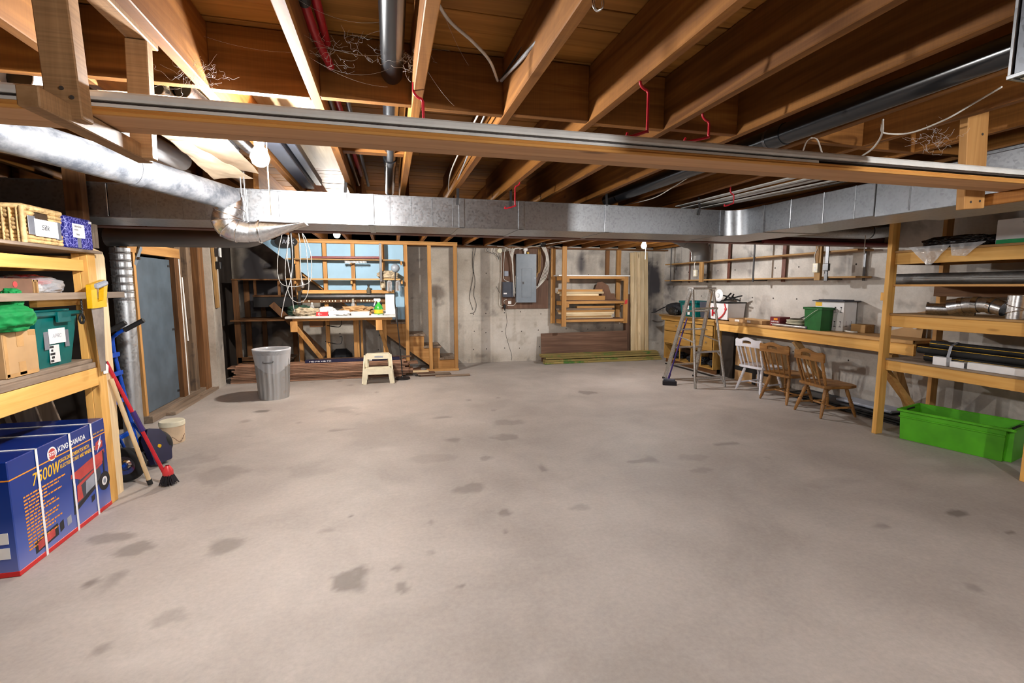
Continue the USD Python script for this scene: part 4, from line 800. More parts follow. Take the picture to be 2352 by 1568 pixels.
for s_ in (-.14, .14):
    t.part('rail', tube(curve([(hx, hy + s_, .14), (hx - .06, hy + s_, .6), (hx - .11, hy + s_, 1.02), (hx - .08, hy + s_ * 1.0, 1.11), (hx + .06, hy + s_, 1.19)], 6), .0135, 12), 'blue_paint', 40)
    t.part('grip', tube([(hx - .02, hy + s_, 1.145), (hx + .12, hy + s_, 1.225)], .019, 14), 'rubber', 40)
    t.part('wheel_strut', tube([(hx - .02, hy + s_ * .9, .38), (hx + .08, hy + s_ * 1.15, .14)], .010, 8), 'blue_paint', 40)
for z in (.30, .58, .80, .95): t.part('cross_bar', bar((hx - .07 * z - .01, hy - .14, z), (hx - .07 * z - .01, hy + .14, z), .02, .035), 'blue_paint')
t.part('axle', cyl((hx + .08, hy - .26, .135), (hx + .08, hy + .26, .135), .009, 10), 'steel_bar')
t.part('toe_plate', bx(hx - .22, hx - .02, hy - .18, hy + .18, .015, .022), 'blue_paint')
for s_ in (-.235, .235):
    cx, cy = hx + .08, hy + s_
    def wheel(prof): return xf(lathe(prof, 30), [[1, 0, 0, cx], [0, 0, 1, cy], [0, -1, 0, .135], [0, 0, 0, 1]])
    t.part('tyre', wheel([(.075, -.035), (.105, -.042), (.128, -.03), (.135, 0), (.128, .03), (.105, .042), (.075, .035), (.075, -.035)]), 'rubber', 50)
    t.part('wheel_rim', wheel([(.0005, -.022), (.03, -.03), (.045, -.016), (.072, -.022), (.078, -.036), (.078, .036), (.072, .022), (.045, .016), (.03, .03), (.0005, .022)]), 'chrome', 30)
    t.part('hub_cap', cyl((cx, cy - .036, .135), (cx, cy + .036, .135), .012, 12), 'blue_paint')
dp = Thing('dust_pan', 'dark navy upright dustpan leaning beside the hand truck wheels', 'dustpan')
A = np.array([-1.93, 4.56, 0])
dp.part('pan', prism(Polygon([(-.07, .0), (.07, .0), (.095, .08), (.09, .16), (.05, .24), (-.04, .27), (-.08, .20)]).buffer(.02), .05, A + [0, -.01, .03], (.35, .92, 0), (-.25, .1, .96)), 'navy')
dp.part('neck', tube([A + [-.075, .0, .26], A + [-.12, -.05, .40]], .018, 12), 'navy', 40); dp.part('badge', cyl(A + [.012, -.012, .16], A + [.018, -.016, .16], .016, 14), 'yellow')
tb = Thing('round_tub', 'cream round paper tub with a white lid on the floor near the door', 'tub')
c_ = onZ(388, 1022, 0) + [0, .1, 0]
tb.part('body', lathe([(.0005, 0), (.094, 0), (.098, .01), (.102, .185)], 30, c_), 'kraft', 40); tb.part('lid', lathe([(.107, .170), (.108, .205), (.102, .215), (.0005, .213)], 30, c_), 'cream', 40)
tb.part('band_printing', cat([bar(c_ + [.1025 * math.sin(q), -.1025 * math.cos(q), .04 + .03 * math.sin(5 * q)], c_ + [.1025 * math.sin(q + .14), -.1025 * math.cos(q + .14), .05 + .03 * math.sin(5 * q + 1)], .002, .004) for q in np.arange(-1.2, 1.4, .16)]), 'card_dark')
one('white_strip', 'thin white plastic strip leaning on the boarded wall right of the door', 'strip', tube([(-2.60, 7.20, .78), (-2.65, 7.30, 1.62)], .011, 8), 'white')
pw = Thing('wood_upright', 'loose two by four hung on the pale concrete pier beside a switch', 'board')
q0, q1 = onX(490, 570, -2.42), onX(508, 700, -2.42)
pw.part('board', *lum((-2.435, 7.90, 1.19), (-2.435, 7.86, 2.2), .035, .085, 'shelf_wood', (0, 1, 0)))
s_ = Thing('switch_box', 'metal switch box with a white cover at the top of the concrete pier', 'switch')
sx = onY(503, 578, 7.86); s_.part('box', bx(-2.42, -2.36, 7.86, 7.94, 1.93, 2.05, .004), 'steel_bar'); s_.part('cover', bx(-2.36, -2.352, 7.885, 7.955, 1.925, 2.06, .002), 'white')
one('timer_box', 'small black box wired below the switch on the concrete pier', 'box', bx(-2.42, -2.35, 7.86, 7.94, 1.75, 1.86, .008), 'black')
# ---------------------------------------------------------------- stud wall, stairs and the blue panels
S = Thing('stud_wall', 'open frame of orange studs in front of the stairs with pale blue panels', 'wall frame')
SY = 8.47
S.part('top_plate', *lbox(-1.47, 1.19, SY, SY + .09, 2.205, 2.245, 'stud')); S.part('top_plate', *lbox(-1.47, 1.19, SY, SY + .09, 2.247, JB - .003, 'stud'))
S.part('bottom_plate', *lbox(.62, 1.19, SY, SY + .09, 0, .04, 'stud')); S.part('bottom_plate', *lbox(-1.47, .34, SY, SY + .09, 0, .04, 'old_wood'))
for x in (-1.42, -1.0, -.56, -.08, .30, .70, 1.15): S.part('stud', *lbox(x - .03, x + .03, SY, SY + .09, .041, 2.204, 'stud'))
for x in (-.52, -.46): S.part('jack_stud', *lbox(x - .018, x + .018, SY + .02, SY + .09, .041, .95, 'stud'))
bl = [(-1.96, 2.25), (-1.96, 2.215), (-.37, .93), (.265, .93), (.265, 2.25)]
S.part('blue_panel', prism([(-1.96, 2.25), (-1.96, 2.215), (-1.455, 1.805), (-1.455, 2.25)], .008, (0, SY + .103, 0)), 'blue_wall')
S.part('blue_panel', prism([(-1.45, 2.25), (-1.45, 1.80), (-.57, 1.09), (-.57, 2.25)], .008, (0, SY + .103, 0)), 'blue_wall')
S.part('blue_panel', prism([(-.565, 2.25), (-.565, 1.087), (-.37, .93), (.265, .93), (.265, 2.25)], .008, (0, SY + .103, 0)), 'blue_wall')
st_ = Thing('staircase', 'wooden basement stairs rising to the left behind the studs', 'stairs')
run, rise, n = .28, .22, 9
for y in (8.62, 9.16):
    out = [(1.15, 0.0)]
    for k in range(n): out += [(1.15 - run * k, rise * (k + 1) - .035), (1.15 - run * (k + 1), rise * (k + 1) - .035)]
    out += [(1.15 - run * n, rise * n - .30), (.80, 0.0)]
    st_.part('stringer', prism(out, .04, (0, y + .04, 0)), 'stud_x')
for k in range(n):
    x1 = 1.15 - run * k; z = rise * (k + 1)
    st_.part('tread', *lbox(x1 - run - .01, x1 + .025, 8.60, 9.22, z - .035, z, 'grey_wood', .004))
    if k > 1: st_.part('riser', *lbox(x1 - .018, x1, 8.665, 9.155, z - rise, z - .036, 'old_wood'))
# shelves and clutter on the studs
W = Thing('wall_shelf', 'upper narrow board shelf nailed across the studs over the workbench', 'shelf'); W.part('board', *lbox(-1.57, .20, 8.30, 8.468, 1.925, 1.945, 'shelf_wood')); 
for x in (-1.42, -.56, .25): W.part('bracket', bx(x - .04, x - .01, 8.36, 8.468, 1.86, 1.923), 'stud_y')
W = Thing('wall_shelf', 'lower narrow board shelf across the studs with jars hung below', 'shelf'); W.part('board', *lbox(-1.57, .20, 8.30, 8.468, 1.605, 1.63, 'shelf_wood'))
for x in (-1.42, -.56, .25): W.part('bracket', bx(x - .04, x - .01, 8.36, 8.468, 1.54, 1.603), 'stud_y')
R = Thing('rail_board', 'orange rail board nailed across the studs above a black pipe', 'board'); R.part('board', *lbox(-1.36, .11, 8.43, 8.468, 1.385, 1.44, 'stud'))
T = Thing('tool_rail', 'dark board under the black pipe edged with small tags', 'rail'); T.part('board', *lbox(-1.45, -.06, 8.40, 8.466, 1.235, 1.30, 'old_wood'))
T.part('tags', cat([bx(x, x + rng.uniform(.01, .03), 8.396, 8.3995, 1.25, 1.25 + rng.uniform(.012, .03), .0005) for x in np.arange(-1.4, -.1, .045) if rng.random() < .8]), 'cream', kind='stuff')
one('black_pipe', 'long dark pipe resting on the tool rail over the workbench', 'pipe', tube([(-1.36, 8.37, 1.337), (-.05, 8.37, 1.337)], .037, 18), 'steel_bar', 40)
one('red_board', 'long dark red strip lying on the upper narrow shelf', 'board', bar((-1.2, 8.37, 1.965), (-.13, 8.37, 1.978), .05, .035), 'maroon')
kr = Thing('key_rack', 'small black rack of white keys under the upper narrow shelf', 'rack')
kr.part('strip', bx(-.68, -.33, 8.285, 8.295, 1.89, 1.915, .001), 'black'); kr.part('keys', cat([bx(x, x + .012, 8.278, 8.284, 1.87 + .012 * rng.random(), 1.912, .001) for x in np.arange(-.67, -.34, .019)]), 'white', kind='stuff')
mu = Thing('metal_upright', 'grey steel channel upright in front of the blue panels', 'bar'); mu.part('channel', cat(bx(-.13, -.09, 8.24, 8.29, 1.58, 2.2, .003)), 'steel_bar')
h = Thing('cloth_bundle', 'crumpled tan cloth bundle on the right end of the lower narrow shelf', 'cloth'); h.part('cloth', lump((.0, 8.38, 1.631), (.17, .09, .075), .3, 3, 31), 'camo', True)
for k, x in enumerate((-.085, .02, .155)):
    j = Thing('hanging_jar', ('left jar with pale contents hung under the lower narrow shelf', 'middle jar of brushes hung under the lower narrow shelf', 'right jar of tools hung under the lower narrow shelf')[k], 'jar')
    zb = 1.42 if k else 1.47
    j.part('glass', lathe([(.0005, zb), (.040, zb), (.044, zb + .01), (.044, 1.575), (.036, 1.590)], 18, (x, 8.36, 0)), 'film' if k else 'camo', 40); j.part('lid', lathe([(.038, 1.585), (.038, 1.604), (.0005, 1.604)], 18, (x, 8.36, 0)), 'zinc', 40)
    if k: j.part('contents', cat([bar((x + rng.normal() * .015, 8.36 + rng.normal() * .015, zb + .01), (x + rng.normal() * .015, 8.36 + rng.normal() * .015, 1.57), .010, .008) for _ in range(6)]), 'old_wood_z')
# cord loops hung from the beam
cl = Thing('cable_loops', 'loops of pale grey cable hanging in front of the blue panels', 'cable')
def hang(pts): return tube(curve([onY(x, y, 7.4) for x, y in pts], 7), .006, 8)
cl.part('cable', hang([(648, 536), (640, 575), (637, 620), (645, 650), (668, 658), (695, 655), (712, 645), (716, 620), (714, 585), (703, 550), (695, 536)]), 'wire_pale', True)
cl.part('cable', hang([(686, 536), (690, 570), (690, 610), (693, 650)]), 'wire_pale', True)
cl.part('cable', hang([(694, 536), (703, 570), (707, 620), (709, 660), (700, 688), (682, 694), (666, 680), (656, 640), (656, 600), (664, 545)]), 'wire_pale', True)
cl.part('cable', hang([(668, 536), (672, 590), (668, 640), (655, 680), (648, 715), (646, 728)]), 'wire_grey', True)
cl.part('cable', hang([(662, 540), (660, 590), (668, 640), (672, 690), (676, 715)]), 'wire_grey', True)
one('black_tube', 'black tube hanging beside the cable loops in front of the stair frame', 'tube', tube([onY(668, 540, 7.6) * [1, 1, 0] + [0, 0, JB - .003], onY(668, 545, 7.6), onY(672, 600, 7.6), onY(671, 640, 7.6)], .018, 10), 'black', 40)
sg = Thing('round_sign', 'partly hidden round sign with white letters above the stair panels', 'sign')
q = onY(656, 552, 8.40); sg.part('disc', xf(lathe([(.0005, 0), (.17, 0), (.17, .006), (.0005, .006)], 30), [[1, 0, 0, q[0]], [0, 0, -1, 8.43], [0, .55, 0, q[2] - .02], [0, 0, 0, 1]]), 'black')
sg.part('lettering', text('ACK', .06, (q[0] - .06, 8.421, q[2] - .045), (1, 0, 0), (0, 0, 1), .001, True, fit=.18), 'grey_print')
for k, (pxx, pyy) in enumerate(((694, 652), (688, 668))):
    q = onY(pxx, pyy, 8.30)
    one('spray_gun' if k == 0 else 'glass_funnel', ('small silver cup hanging among the cable loops', 'dark tool hanging under the silver cup among the loops')[k], 'tool', lathe([(.0005, q[2] - .07), (.03, q[2] - .06), (.045, q[2]), (.02, q[2] + .05), (.012, q[2] + .09)], 16, q * [1, 1, 0]) if k == 0 else bar(q, q - [.01, 0, .28], .04, .04), 'shiny' if k == 0 else 'black', 40)

# workbench
B = Thing('workbench', 'stud mounted workbench with a pale grey top and sloping braces', 'workbench')
B.part('top', bx(-1.55, .12, 7.95, 8.465, 1.005, 1.04, .008), 'vinyl'); B.part('backsplash', bx(-1.2, .12, 8.44, 8.466, 1.042, 1.10, .002), 'vinyl')
B.part('apron', *lbox(-1.45, .05, 8.0, 8.03, .965, 1.003, 'stud'))
for x, leg in ((-1.43, 1), (-.16, 0)):
    B.part('arm', *lbox(x - .045, x + .045, 7.98, 8.465, .90, .963, 'stud')); B.part('block', *lbox(x - .05, x + .05, 7.97, 8.01, .80, .962, 'stud'))
B.part('brace', *lum((-1.40, 8.03, .86), (-1.10, 8.43, .30), .05, .085, 'stud', (0, 1, 0))); B.part('brace', *lum((-.16, 8.03, .86), (-.02, 8.43, .30), .05, .085, 'stud', (0, 1, 0)))
B.part('drawer_box', bx(-1.22, -1.02, 8.1, 8.4, .86, .96), 'old_wood_x')
TB = 1.0405
def tt(pxx, y): return onY(pxx, 720, y)[0]
o = Thing('cloth_heap', 'camouflage patterned cloth heap on the left of the pale workbench top', 'cloth'); o.part('cloth', lump((tt(705, 8.07), 8.07, TB), (.20, .10, .075), .35, 3, 41), 'camo', True)
o = Thing('cloth_heap', 'dark green and black cloth behind the camouflage heap on the workbench', 'cloth'); o.part('cloth', lump((tt(690, 8.3), 8.30, TB), (.19, .07, .09), .35, 3, 42), 'dark_green_cloth', True)
x = tt(717, 8.26); o = Thing('water_bottle', 'small clear water bottle with a blue label on the workbench', 'bottle')
o.part('bottle', lathe([(.0005, TB), (.032, TB + .002), (.034, TB + .02), (.034, TB + .12), (.028, TB + .15), (.012, TB + .175), (.012, TB + .19)], 18, (x, 8.28, 0)), 'film', 40); o.part('label', lathe([(.0348, TB + .02), (.0348, TB + .085)], 18, (x, 8.28, 0)), 'glass_blue', True); o.part('cap', lathe([(.014, TB + .185), (.014, TB + .205), (.0005, TB + .205)], 14, (x, 8.28, 0)), 'white', 40)
x = tt(740, 8.02); o = Thing('red_packet', 'small red packet with a white mark at the bench front edge', 'packet'); o.part('packet', bx(x - .085, x + .085, 7.99, 8.05, TB, TB + .065, .002), 'red_plastic'); o.part('mark', text('C-', .035, (x - .06, 7.9895, TB + .015), (1, 0, 0), (0, 0, 1), .0006, True), 'white_print')
for k, (pxx, y, sx, sy, sz, nm) in enumerate(((750, 8.2, .14, .09, .075, 'crumpled white paper heap behind the red packet'), (782, 8.08, .16, .08, .045, 'flat white paper sheets right of the red packet'), (764, 8.05, .05, .04, .06, 'small white carton between the red packet and the paper sheets'))):
    o = Thing('paper_heap' if k < 2 else 'small_carton', nm, 'paper' if k < 2 else 'carton')
    o.part('paper', lump((tt(pxx, y), y, TB), (sx, sy, sz), .4, 3, 45 + k) if k < 2 else bx(tt(pxx, y) - sx, tt(pxx, y) + sx, y - sy, y + sy, TB, TB + sz * 1.3, .002), 'paper', k < 2)
one('paper_roll', 'white rolled paper sticking up behind the red packet', 'paper', tube([(tt(745, 8.3), 8.3, TB + .03), (tt(768, 8.3), 8.25, TB + .07)], .02, 12), 'paper', 40)
o = Thing('brown_paper', 'crumpled brown wrapping paper in the middle right of the workbench', 'paper'); o.part('paper', lump((tt(822, 8.26), 8.26, TB), (.26, .12, .08), .5, 2.6, 51), 'card', True)
x = tt(812, 8.4); o = Thing('glass_bottle', 'clear glass bottle with a pale stopper behind the brown paper', 'bottle'); o.part('bottle', lathe([(.0005, TB), (.045, TB), (.048, TB + .1), (.03, TB + .16), (.018, TB + .2), (.018, TB + .24)], 18, (x, 8.39, 0)), 'film', 40); o.part('stopper', ball((x, 8.39, TB + .255), .02, 2), 'cream', True)
x = tt(830, 8.03); o = Thing('plastic_box', 'low clear plastic box at the front of the workbench', 'box'); o.part('box', tray(x - .15, x + .12, 7.98, 8.10, TB, TB + .06, .003, .01, .01), 'milky'); o = Thing('plastic_tray', 'clear plastic lid lying right of the low plastic box', 'lid'); o.part('lid', tray(x + .15, x + .33, 7.99, 8.09, TB, TB + .02, .003), 'milky')
q = onY(847, 677, 8.36); o = Thing('dark_bottle', 'dark glass bottle with a black cap on the pipe', 'bottle'); o.part('bottle', lathe([(.0005, 1.374), (.032, 1.374), (.034, 1.44), (.022, 1.475), (.013, 1.49), (.013, 1.505)], 16, (q[0], 8.37, 0)), 'rope_dark', 40); o.part('cap', lathe([(.018, 1.5), (.018, 1.535), (.0005, 1.535)], 14, (q[0], 8.37, 0)), 'black', 40)
x = tt(870, 8.06); o = Thing('spray_bottle', 'green trigger spray bottle with a white head on the workbench', 'bottle')
o.part('bottle', lathe([(.0005, TB), (.068, TB), (.073, TB + .02), (.073, TB + .10), (.055, TB + .15), (.026, TB + .18), (.022, TB + .21)], 20, (x, 8.06, 0)), 'spray_green', 40); o.part('label', lathe([(.0738, TB + .03), (.0738, TB + .09)], 20, (x, 8.06, 0)), 'yellow_print', True)
o.part('trigger_head', cat(bx(x - .075, x + .035, 8.04, 8.08, TB + .22, TB + .265, .008), cyl((x, 8.06, TB + .2), (x, 8.06, TB + .225), .022, 14), bar((x - .045, 8.06, TB + .225), (x - .07, 8.06, TB + .15), .012, .014)), 'white_gloss')
o = Thing('white_board', 'white panel standing upright at the right end of the workbench', 'panel'); x0, x1 = tt(886, 8.1), tt(909, 8.1); o.part('panel', bx(x0, x1, 8.1, 8.14, TB, TB + .33, .003), 'white'); o.part('scraps', lump(((x0 + x1) / 2, 8.02, TB), (.11, .04, .02), .4, 3, 60, 3), 'paper', True)

# floor lamp, step stool, bin
F0 = onZ(925, 870, 0); q = onY(908, 617, F0[1]); f = Thing('floor_lamp', 'thin black floor lamp with a grey ball shade in front of the studs', 'lamp')
f.part('base', lathe([(.0005, 0), (.12, 0), (.12, .018), (.105, .03), (.03, .034), (.02, .05)], 30, F0), 'black', 40)
f.part('pole', tube(curve([F0 + [0, 0, .03], onY(918, 790, F0[1]), onY(911, 725, F0[1]), onY(907, 690, F0[1]), q], 8), .009, 10), 'black', 40); f.part('joint', tube([onY(911, 740, F0[1]), onY(910, 705, F0[1])], .016, 10), 'steel_bar', 40); f.part('shade', ball(q + [0, 0, .01], .068, 3, (1, .9, 1)), 'grey_paint', True)
for pxx, pyy in ((919, 800), (923, 850)): f.part('joint', ball(onY(pxx, pyy, F0[1]), .014, 2), 'steel_bar', True)
s = Thing('step_stool', 'cream plastic two step stool standing in front of the board pile', 'step stool')
def stool_panel(w0, w1, z0, z1, leg0, leg1, hole_top, hole_bot, y0, y1, t):
    """One front: trapezoid frame leaning from y0 at the floor to y1 at the top."""
    o = Polygon([(-w0, z0), (-w0 + leg0, z0), (-w1 + leg1 - .0, hole_bot), (w1 - leg1, hole_bot), (w0 - leg0, z0), (w0, z0), (w1, z1), (-w1, z1)])
    L = math.hypot(z1 - z0, y1 - y0)
    return prism(o, t, (SX, y0, 0), (1, 0, 0), (0, (y1 - y0) / (z1 - z0), 1))
SX, SYc = -.19, 7.72
s.part('top', cat(bx(SX - .175, SX + .175, 7.74, 7.92, .415, .445, .01)), 'cream'); s.part('step', cat(bx(SX - .19, SX + .19, 7.60, 7.80, .215, .24, .008)), 'cream')
s.part('front', cat(prism(Polygon([(-.245, 0), (-.175, 0), (-.155, .15), (.155, .15), (.175, 0), (.245, 0), (.205, .245), (-.205, .245)]), .02, (SX, 7.60, 0))), 'cream')
s.part('front', cat(prism(Polygon([(-.215, .245), (-.165, .245), (-.155, .37), (.155, .37), (.165, .245), (.215, .245), (.185, .44), (-.185, .44)]), .02, (SX, 7.74, 0))), 'cream')
s.part('back', prism(Polygon([(-.245, 0), (-.17, 0), (-.14, .34), (.14, .34), (.17, 0), (.245, 0), (.18, .43), (-.18, .43)]), .02, (SX, 7.96, 0)), 'cream')
for d_ in (-1, 1): s.part('side', cat(bar((SX + d_ * .232, 7.59, .0), (SX + d_ * .195, 7.75, .43), .02, .05), bar((SX + d_ * .232, 7.93, .0), (SX + d_ * .18, 7.90, .43), .02, .05), bar((SX + d_ * .205, 7.60, .215), (SX + d_ * .205, 7.92, .215), .015, .04)), 'cream')
s.part('printed_badge', bx(SX - .05, SX + .08, 7.717, 7.7195, .395, .415, .0005), 'grey_print')
c = Thing('trash_can', 'ribbed galvanised trash can with a clear liner on the left of the floor', 'trash can')
CX, CY = -1.545, 7.0
def fluted(z0, z1, r0, r1, n=72, k=18, amp=.006, rows=8):
    v, f = [], []; a = np.arange(n) * 2 * np.pi / n
    for i in range(rows + 1):
        t = i / rows; rr = (r0 + (r1 - r0) * t) + amp * np.clip(np.sin(a * k) * 2, -1, 1) * (0 < i < rows)
        v.append(np.stack([CX + rr * np.cos(a), CY + rr * np.sin(a), np.full(n, z0 + (z1 - z0) * t)], 1))
    for i in range(rows):
        for j in range(n): q = (i * n + j, i * n + (j + 1) % n, (i + 1) * n + (j + 1) % n, (i + 1) * n + j); f += [(q[0], q[1], q[2]), (q[0], q[2], q[3])]
    return TM(np.vstack(v), f)
c.part('body', fluted(.0, .62, .185, .222), 'zinc_old', 40); c.part('inside', fluted(.03, .66, .178, .216, amp=0), 'zinc_dull', True); c.part('bottom', lathe([(.0005, .012), (.186, .012)], 30, (CX, CY, 0)), 'zinc_dull')
c.part('rim', tube([(CX + .228 * math.cos(t), CY + .228 * math.sin(t), .655) for t in np.linspace(0, 6.2832, 41)], .010, 8), 'zinc', True); c.part('upper_band', lathe([(.222, .60), (.226, .62), (.227, .655)], 40, (CX, CY, 0)), 'zinc', True)
c.part('handle', tube(curve([(CX - .06, CY - .232, .53), (CX - .05, CY - .26, .515), (CX + .05, CY - .26, .515), (CX + .06, CY - .232, .53)], 5), .006, 8), 'steel_bar', True)
v = []; n, rows = 64, 9; a = np.arange(n) * 2 * np.pi / n; hem = .36 + .12 * meshkit.fbm(np.column_stack([np.cos(a) * 1.6, np.sin(a) * 1.6, 0 * a]), 3, 9) + .05 * np.sin(a * 2 + 1)
for i in range(rows + 1):
    t = i / rows; z = .672 + (hem - .672) * t; rr = .240 - .028 * t + .012 * (meshkit.fbm(np.column_stack([np.cos(a) * 3, np.sin(a) * 3, 0 * a + t * 2]), 3, 4) - .4) * (.3 + t); v.append(np.stack([CX + rr * np.cos(a), CY + rr * np.sin(a), z], 1))
f = [];
for i in range(rows):
    for j in range(n): q = (i * n + j, (i + 1) * n + j, (i + 1) * n + (j + 1) % n, i * n + (j + 1) % n); f += [(q[0], q[1], q[2]), (q[0], q[2], q[3])]
c.part('liner', TM(np.vstack(v), f), 'liner', True); c.part('liner_fold', lathe([(.238, .655), (.24, .672), (.205, .674), (.19, .60), (.18, .3)], 40, (CX, CY, 0)), 'liner', True)

# long boards on the floor in front of the studs
z = 0.002
nth = ['lowest', 'second', 'third', 'fourth', 'fifth', 'sixth', 'seventh', 'eighth', 'ninth', 'tenth', 'topmost']
for k in range(11):
    th = .022; a, b = -2.43 + rng.uniform(-.02, .12), (.45 if k < 9 else .25) + rng.uniform(-.25, .15); y0 = 8.13 + rng.uniform(-.008, .008)
    one('deck_board', f'reddish brown deck board, {nth[k]} from the floor in the long low pile', 'board', lbox(a, b, y0, y0 + .235, z, z + th, 'deck', .003)[0], 'deck_x', group='deck boards piled on the floor')
    z += th + .0035
for k, (x0, x1, y, zz, w, h_, m, lab) in enumerate(((-1.32, .15, 8.14, z, .10, .045, 'black', 'dark printed flat carton lying on the deck board pile'), (-1.28, .2, 8.26, z, .11, .02, 'grey_wood_x', 'rear grey board lying on top of the deck board pile'), (-1.2, .35, 8.27, z + .022, .10, .018, 'deck_x', 'uppermost thin board on the deck board pile'), (.05, .55, 8.10, z - .03, .0, .0, 'pale_x', ''))):
    if lab:
        if m == 'black':
            o = Thing('flat_carton', lab, 'carton'); o.part('carton', bx(x0, x1, y, y + w, zz, zz + h_, .002), 'navy'); o.part('lettering', text('HD PR HB FC', .02, (x0 + .06, y - .0008, zz + .012), (1, 0, 0), (0, 0, 1), .0006, True, fit=.33), 'white_print'); o.part('white_patch', bx(x0 + .95, x0 + 1.03, y - .001, y, zz + .005, zz + .035, .0003), 'white_print')
        else: one('loose_board', lab, 'board', bx(x0, x1, y, y + w, zz, zz + h_), m)
for k, (x0, x1, y0, y1, z0, m) in enumerate(((.48, 1.0, 8.02, 8.12, .002, 'deck'), (.72, 1.30, 7.90, 7.99, .002, 'grey_wood'), (.44, .98, 8.01, 8.12, .026, 'grey_wood'), (.42, .72, 8.02, 8.13, .05, 'deck'), (.36, .62, 8.03, 8.13, .074, 'pale'))):
    one('loose_board', ('lowest offcut beside the floor lamp at the stair foot', 'single loose plank nearest the stair foot', 'second offcut up in the little pile by the stair foot', 'third offcut up in the little pile by the stair foot', 'pale topmost offcut in the little pile by the stair foot')[k], 'board', lbox(x0, x1, y0, y1, z0, z0 + .022, m)[0], m + '_x')

# old shelf unit against the stained wall
S = Thing('old_shelf', 'old dark wooden shelf frame against the blackened wall at the left', 'shelf')
for x, y in ((-2.36, 8.50), (-2.36, 9.12), (-1.62, 9.12)): S.part('upright', *lbox(x - .04, x + .04, y, y + .045, 0.0 if y > 9 else .25, 1.62, 'old_wood'))
S.part('top_board', *lbox(-2.40, -1.72, 8.48, 9.2, 1.60, 1.62, 'old_wood')); S.part('middle_board', *lbox(-2.44, -1.5, 8.42, 9.2, .945, .97, 'old_wood')); S.part('bottom_board', *lbox(-2.38, -1.6, 8.5, 9.2, .28, .30, 'grey_wood')); S.part('bottom_rail', *lbox(-2.38, -1.7, 8.50, 8.54, .27, .36, 'old_wood'))
S.part('hanging_board', *lbox(-2.14, -1.72, 8.62, 8.95, 1.33, 1.36, 'old_wood'))
for x in (-2.10, -1.74): S.part('hanger', *lbox(x - .02, x + .02, 8.62, 8.65, 1.361, 1.598, 'old_wood'))
S.part('hanging_box', bx(-2.14, -1.45, 8.64, 8.98, 1.16, 1.325, .003), 'black')
S.part('rear_stud', *lbox(-2.15, -2.08, 9.15, 9.2, .301, 1.3, 'old_wood')); S.part('diagonal', *lum((-1.86, 8.6, 1.22), (-1.08, 8.72, .32), .045, .10, 'old_wood'))
o = Thing('dark_bag', 'dark rounded bag on the floor behind the workbench brace', 'bag'); o.part('body', bx(-1.02, -.66, 8.75, 9.05, 0.0, .40, .09), 'black_cloth')
for k, z_ in enumerate((.86, .58)):
    one('wire_hook', ('upper dark wire hook under the workbench', 'lower dark wire hook under the workbench')[k], 'hook', tube(curve([(-1.05, 8.56, z_), (-.9, 8.3, z_ - .01), (-.78, 8.28, z_ - .01), (-.76, 8.28, z_ + .1), (-.8, 8.30, z_ + .1)], 4), .007, 6), 'black', True)

# ---------------------------------------------------------------- electrical corner on the back wall
P = Thing('plywood_backboard', 'dark brown plywood board on the back wall behind the electrical panel', 'board'); P.part('board', prism([(2.16, 1.06), (3.12, 1.06), (3.12, 2.24), (2.55, 2.24), (2.16, 2.16)], .018, (0, 9.236, 0)), 'ply_z')
e = Thing('breaker_panel', 'large grey electrical breaker panel on the back wall', 'electrical panel')
ex0, ex1, ez0, ez1 = 2.425, 2.835, 1.185, 2.13
e.part('box', bx(ex0 + .01, ex1 - .01, 9.12, 9.217, ez0 + .01, ez1 - .01, .004), 'grey_paint'); e.part('cover', bx(ex0, ex1, 9.105, 9.12, ez0, ez1, .006), 'grey_paint')
d_ = e.part('door', bx(ex0 + .11, ex1 - .10, 9.098, 9.105, ez0 + .10, ez1 - .28, .003), 'grey_paint'); e.part('latch', bx(ex0 + .118, ex0 + .155, 9.094, 9.0985, ez0 + .36, ez0 + .41, .002), 'steel_bar', under=d_); e.part('latch_tab', bx(ex0 + .13, ex0 + .143, 9.092, 9.095, ez0 + .37, ez0 + .40, .001), 'ink', under=d_)
for x, z_ in ((ex0 + .02, ez0 + .03), (ex0 + .02, ez0 + .48), (ex1 - .03, ez0 + .48)): e.part('screw', cyl((x, 9.105, z_), (x, 9.101, z_), .008, 10), 'zinc')
e = Thing('control_box', 'dark blue grey control box left of the breaker panel', 'electrical box'); e.part('box', bx(2.165, 2.335, 9.13, 9.235, 1.29, 1.59, .006), 'grey_dark'); e.part('side_cover', bx(2.336, 2.37, 9.14, 9.235, 1.29, 1.58, .004), 'grey_dark'); e.part('sticker', bx(2.175, 2.24, 9.128, 9.1298, 1.35, 1.38, .0003), 'white_print')
e = Thing('thermostat_box', 'small pale grey box above the dark blue control box', 'electrical box'); e.part('box', bx(2.205, 2.285, 9.17, 9.235, 1.70, 1.80, .008), 'grey_print')
e = Thing('wall_outlet', 'cream outlet plate with a black plug below the control box', 'outlet'); e.part('plate', bx(2.155, 2.275, 9.22, 9.235, 1.09, 1.165, .003), 'cream'); e.part('plug', bx(2.19, 2.23, 9.17, 9.22, 1.075, 1.15, .008), 'black'); e.part('plug_cord', tube([(2.21, 9.19, 1.08), (2.215, 9.21, 1.03)], .008, 8), 'black')
e = Thing('phone_jack', 'small white jack right of the cream outlet', 'jack'); e.part('box', bx(2.285, 2.35, 9.21, 9.235, 1.155, 1.215, .004), 'white')
